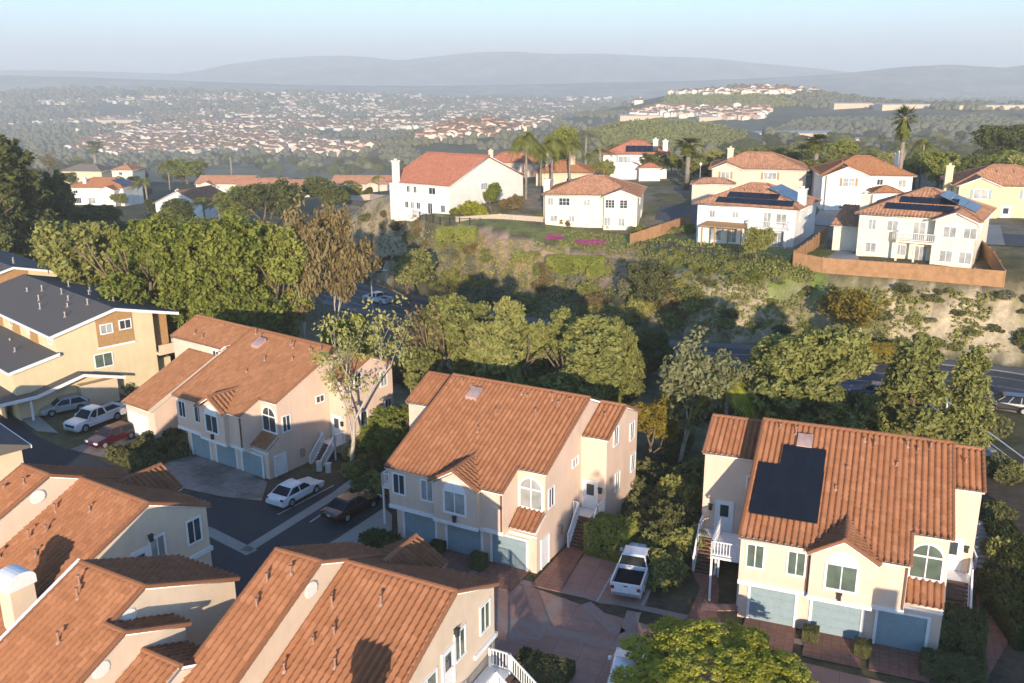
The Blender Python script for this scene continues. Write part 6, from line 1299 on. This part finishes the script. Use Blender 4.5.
for pts, n, rad in (([(-40, 180), (60, 170), (260, 165), (420, 172), (420, 150), (330, 145), (60, 150), (-40, 150)], 1100, (3, 6)), ([(-40, 150), (480, 145), (480, 118), (-40, 118)], 2600, (4, 8)), ([(-60, 118), (640, 116), (640, 100), (-60, 98)], 2600, (7, 14)), ([(-60, 98), (640, 100), (760, 92), (1100, 92), (1100, 84), (-60, 82)], 2600, (14, 30)),
                    ([(720, 158), (760, 140), (860, 128), (1060, 130), (1060, 172), (860, 168), (760, 168)], 1500, (3, 6)), ([(760, 140), (800, 122), (1060, 118), (1060, 132), (860, 130)], 1500, (5, 9)), ([(640, 118), (820, 108), (1060, 112), (1060, 96), (800, 94), (780, 104)], 1500, (6, 12)), ([(480, 150), (560, 148), (640, 120), (650, 108), (470, 112)], 900, (4, 8)), ([(560, 158), (720, 160), (730, 152), (600, 150)], 40, (2.5, 5))):
    U = rand_in(pts, n, rs); U = U[~inpoly(U[:, 0], U[:, 1], [(560, 147), (590, 126), (640, 115), (700, 118), (748, 131), (735, 150), (650, 156)])]; U = U[~inpoly(U[:, 0], U[:, 1], [(655, 111), (668, 93), (720, 90), (780, 94), (805, 104), (740, 111)])]; u0 = vnoise(U[:, 0] / 22., U[:, 1] / 5.); keep = u0 > rs.uniform(.2, .55, len(U)); U = U[keep]; Hh = hits(U[:, 0], U[:, 1], 150, 9000, 380); ok = ~np.isnan(Hh[:, 0]); Hh = Hh[ok]; WP.append(Hh); WR.append(rs.uniform(2.6, 5.5, len(Hh)) * np.maximum(1, Hh[:, 1] / 1700.))
WP = np.concatenate(WP); WR = np.concatenate(WR); tag(link('far_woodland', blob_mesh(WP, WR, rs, 'far_woodland', 'far_foliage')), 'dark woodland spread across the valley floor', 'woodland', kind='stuff')
def hut(w, d, h, rh, mats=('stucco_white', 'terracotta_brown')):
    m = MB(); m.prism([(-d / 2, -3), (-d / 2, h), (0, h + rh), (d / 2, h), (d / 2, -3)], 0, -w / 2, w / 2)
    for s in (-1, 1): m.slab([(-w / 2 - .4, s * (d / 2 + .5), h - .2), (w / 2 + .4, s * (d / 2 + .5), h - .2), (w / 2 + .4, 0, h + rh + .05), (-w / 2 - .4, 0, h + rh + .05)], (0, 0, .25), 1)
    return m
HM = []
for (w_, d_2, h_, r_) in ((12, 9, 5.2, 1.8), (14, 10, 3.2, 1.9), (10, 9, 5.4, 1.7)):
    for wl in ('stucco_white', 'stucco_peach', 'stucco_ivory'):
        mm = hut(w_, d_2, h_, r_); me = bpy.data.meshes.new('distant_house'); me.from_pydata(mm.v, [], mm.f); me.materials.append(MATS[wl]); me.materials.append(MATS['terracotta_brown']); me.polygons.foreach_set('material_index', mm.m); HM.append((me, mm))
FV = []; FF = []; FM = []; off = 0; allp = []
for pts, n in (([(60, 150), (120, 132), (230, 128), (300, 136), (378, 148), (340, 156), (240, 152), (120, 156)], 560), ([(60, 132), (200, 122), (420, 120), (470, 126), (370, 132), (240, 128)], 520), ([(0, 126), (240, 108), (560, 104), (600, 112), (480, 116), (200, 118)], 800), ([(420, 140), (450, 112), (520, 108), (560, 116), (545, 128), (470, 140)], 260), ([(-40, 104), (300, 92), (640, 96), (640, 104), (200, 106)], 700), ([(690, 92), (780, 91), (778, 93), (690, 94)], 22), ([(620, 116), (760, 120), (770, 108), (660, 108)], 160), ([(640, 96), (830, 84), (1040, 78), (1040, 88), (800, 94)], 420)):
    U = rand_in(pts, n, rs); Hh = hits(U[:, 0], U[:, 1], 250, 9000, 380); Hh = Hh[~np.isnan(Hh[:, 0])]; allp += [tuple(p) for p in Hh]
allp.sort(key=lambda p: p[1])
for i, p in enumerate(allp):
    me, mm = HM[rs.randint(len(HM))]; a = rs.choice([0, .5, -.4, 1.2, 1.57]) + rs.uniform(-.15, .15); sc = rs.uniform(.9, 1.25) * (1.0 + max(0, p[1] - 2500) / 3500)
    if i < 270:
        o = link('distant_house', me); o.location = p; o.rotation_euler = (0, 0, a); o.scale = (sc, sc, sc); tag(o, 'small pale house in the valley housing estate', 'house', 'houses across the valley')
    else:
        V = np.array(mm.v) * sc; c_, s_ = math.cos(a), math.sin(a); V = np.c_[V[:, 0] * c_ - V[:, 1] * s_, V[:, 0] * s_ + V[:, 1] * c_, V[:, 2]] + np.array(p); FV.append(V); FF += [tuple(j + off for j in f) for f in mm.f]; FM += [k + 2 * (i % 2) for k in mm.m]; off += len(V)
me = bpy.data.meshes.new('far_houses'); me.from_pydata(np.concatenate(FV).tolist(), [], FF)
for q in ('stucco_white', 'terracotta_brown', 'stucco_ivory', 'terracotta_red'): me.materials.append(MATS[q])
me.polygons.foreach_set('material_index', FM); tag(link('far_houses', me), 'hundreds of pale houses scattered over the far valley', 'housing', kind='stuff')
for u0, u1, v, hp, lab in ((100, 141, 125, 4.5, 'long tan roofed warehouse in the valley on the left'), (150, 196, 134, 3, 'long low pale warehouse below the tan one'), (860, 935, 98, 2.6, 'long white warehouse on the right hill, left one'), (940, 1020, 98, 2.6, 'long white warehouse on the right hill, right one'), (835, 880, 108, 4, 'white commercial block below the long warehouses, left one'), (884, 950, 109, 4, 'white commercial block below the long warehouses, middle one'), (960, 1024, 110, 4, 'white commercial block below the long warehouses, right one'), (752, 830, 138, 4, 'long white row building below the dark wooded ridge, left half'), (834, 872, 143, 3.5, 'long white row building below the dark wooded ridge, right half'), (622, 690, 118.5, 2.5, 'thin pale wall-like building along the foot of the green field hill'), (700, 735, 120, 2.5, 'short pale building at the foot of the green field hill'), (955, 990, 147, 4, 'pale building among trees on the far right')):
    a = hit(u0, v); b = hit(u1, v); c_ = (a + b) / 2; dd = c_[1]; Lw = (u1 - u0) * dd / FPX; Hh = hp * dd / FPX
    t_ = thing('warehouse', lab, 'warehouse', c_, 0); m = MB(); m.box(-Lw / 2, Lw / 2, 0, Lw * .35, -4, Hh); m.build('wall', MATS['stucco_buff'], t_); m = MB(); m.slab([(-Lw / 2 - .5, -.5, Hh), (Lw / 2 + .5, -.5, Hh), (Lw / 2 + .5, Lw * .35 + .5, Hh + .8), (-Lw / 2 - .5, Lw * .35 + .5, Hh + .8)], (0, 0, .6)); m.build('roof', MATS['light_slab'], t_)
forest([(720, 160), (770, 148), (880, 140), (1050, 142), (1050, 175), (860, 170), (740, 168)], 110, (8, 15), 'tree on the dark wooded slope at the right', 'trees on the wooded slope at the right', ['round0', 'round1', 'broad0', 'broad2'], ['leaf_dark', 'leaf_dark', 'leaf_olive'], 41, 220)
forest([(-20, 178), (80, 168), (270, 162), (420, 168), (420, 180), (200, 174), (-20, 184)], 80, (7, 13), 'tree at the valley edge beyond the left houses', 'trees at the valley edge on the left', ['round0', 'round1', 'broad1', 'broad3'], ['leaf_dark', 'leaf_dark', 'leaf_green'], 42, 280)
# ------------------------------------------------------------------ mountains
def mountain(label, prof, r0, half, seed, rough=.5):
    us = np.linspace(prof[0][0], prof[-1][0], 340); vt = np.interp(us, [p[0] for p in prof], [p[1] for p in prof]); nr = 60; rr_ = np.linspace(-half, half, nr)
    th = (us - 512) / FPX; top = np.array([uny(u, v, r0)[2] for u, v in zip(us, vt)])
    Y = r0 + rr_[:, None] + 0 * us[None, :]; X = th[None, :] * Y; bell = np.clip(1 - (np.abs(rr_) / half) ** 1.25, 0, 1)[:, None]
    nz = fbm(X / (half * .35) + seed, Y / (half * .35), 6); base = -90
    Z = base + (top[None, :] - base) * np.clip(bell * (1 + rough * nz * 2.2 * (1 - bell)) + rough * nz * bell * (1 - bell) * 2, -.02, 1.0) + 12 * fbm(X / 260 + seed, Y / 260, 3) * bell
    V = np.stack([X, Y, Z], -1).reshape(-1, 3); idx = np.arange(nr * 340).reshape(nr, 340); F = np.stack([idx[:-1, :-1], idx[:-1, 1:], idx[1:, 1:], idx[1:, :-1]], -1).reshape(-1, 4)
    tag(link('mountain_range', npmesh('mountain_range', V, F, MATS['mountain'], smooth=True)), kind='structure')
m, t, b = nt('mountain', .95, .1); f = noise(t, .004, 8, rough=.7); t.links.new(ramp(t, f, [(.38, (.03, .04, .025)), (.5, (.10, .095, .06)), (.62, (.26, .22, .15))]), b.inputs['Base Color'])
mountain('', [(-250, 72), (-60, 71), (60, 70), (110, 71), (190, 74), (215, 70), (240, 64), (280, 59), (320, 56), (350, 55), (380, 57), (405, 60), (440, 56), (480, 52), (520, 51.5), (560, 54), (600, 53.5), (650, 56), (700, 58), (750, 63), (800, 68), (850, 73), (950, 76), (1300, 76)], 8800, 1500, 3.1)
mountain('', [(-300, 80), (-50, 73), (60, 76), (150, 79), (300, 84), (420, 86), (560, 84), (700, 80), (780, 77), (830, 73), (870, 69), (900, 66), (935, 65), (985, 68), (1024, 63), (1090, 58), (1300, 56)], 5600, 1000, 9.4)
# ------------------------------------------------------------------ camera, air and light
cam = bpy.data.cameras.new('Camera'); cam.sensor_width = 36; cam.lens = FPX / 1024 * 36; cam.clip_start = .5; cam.clip_end = 40000
co = bpy.data.objects.new('Camera', cam); COL.objects.link(co)
co.matrix_world = Matrix.Translation((0, 0, CH)) @ Matrix.Rotation(math.pi / 2 - PITCH, 4, 'X') @ Matrix.Rotation(ROLL, 4, 'Z'); S.camera = co
AZ = 0.0                                           # light travels along +y
sd = Vector((math.sin(R(AZ)) * math.cos(R(SUN_EL)), -math.cos(R(AZ)) * math.cos(R(SUN_EL)), math.sin(R(SUN_EL))))
sl = bpy.data.lights.new('sun', 'SUN'); sl.energy = 2.9; sl.angle = R(.5); sl.color = (1, .835, .66)
so = bpy.data.objects.new('sun', sl); COL.objects.link(so); so.rotation_euler = sd.to_track_quat('Z', 'Y').to_euler()
w = bpy.data.worlds.new('World'); S.world = w; w.use_nodes = True; t = w.node_tree; bg = t.nodes['Background']
sky = N(t, 'ShaderNodeTexSky', sky_type='NISHITA', sun_disc=False); sky.sun_elevation = R(SUN_EL); sky.sun_rotation = R(180); sky.altitude = 100; sky.air_density = 1.0; sky.dust_density = .5; sky.ozone_density = 5.0
t.links.new(sky.outputs[0], bg.inputs[0]); bg.inputs[1].default_value = .15
HAZE = 2.2e-4
if HAZE:
    m = bpy.data.materials.new('haze'); m.use_nodes = True; t = m.node_tree; t.nodes.clear(); out = N(t, 'ShaderNodeOutputMaterial'); v = N(t, 'ShaderNodeVolumePrincipled')
    v.inputs['Color'].default_value = (.97, 1, .985, 1); v.inputs['Density'].default_value = HAZE; v.inputs['Anisotropy'].default_value = 0.0; t.links.new(v.outputs[0], out.inputs['Volume'])
    b = MB(); b.box(-14000, 14000, -80, 15500, -240, 470); tag(b.build('haze', m), kind='stuff')
S.render.engine = 'CYCLES'; c = S.cycles
c.max_bounces = 5; c.diffuse_bounces = 3; c.glossy_bounces = 2; c.transmission_bounces = 2; c.transparent_max_bounces = 4; c.volume_bounces = 3
c.use_denoising = True; c.sample_clamp_indirect = 6; c.use_adaptive_sampling = True; c.adaptive_threshold = .02
S.view_settings.view_transform = 'Standard'; S.view_settings.look = 'None'; S.view_settings.exposure = 1.2; S.view_settings.gamma = 1; S.view_settings.use_curve_mapping = False
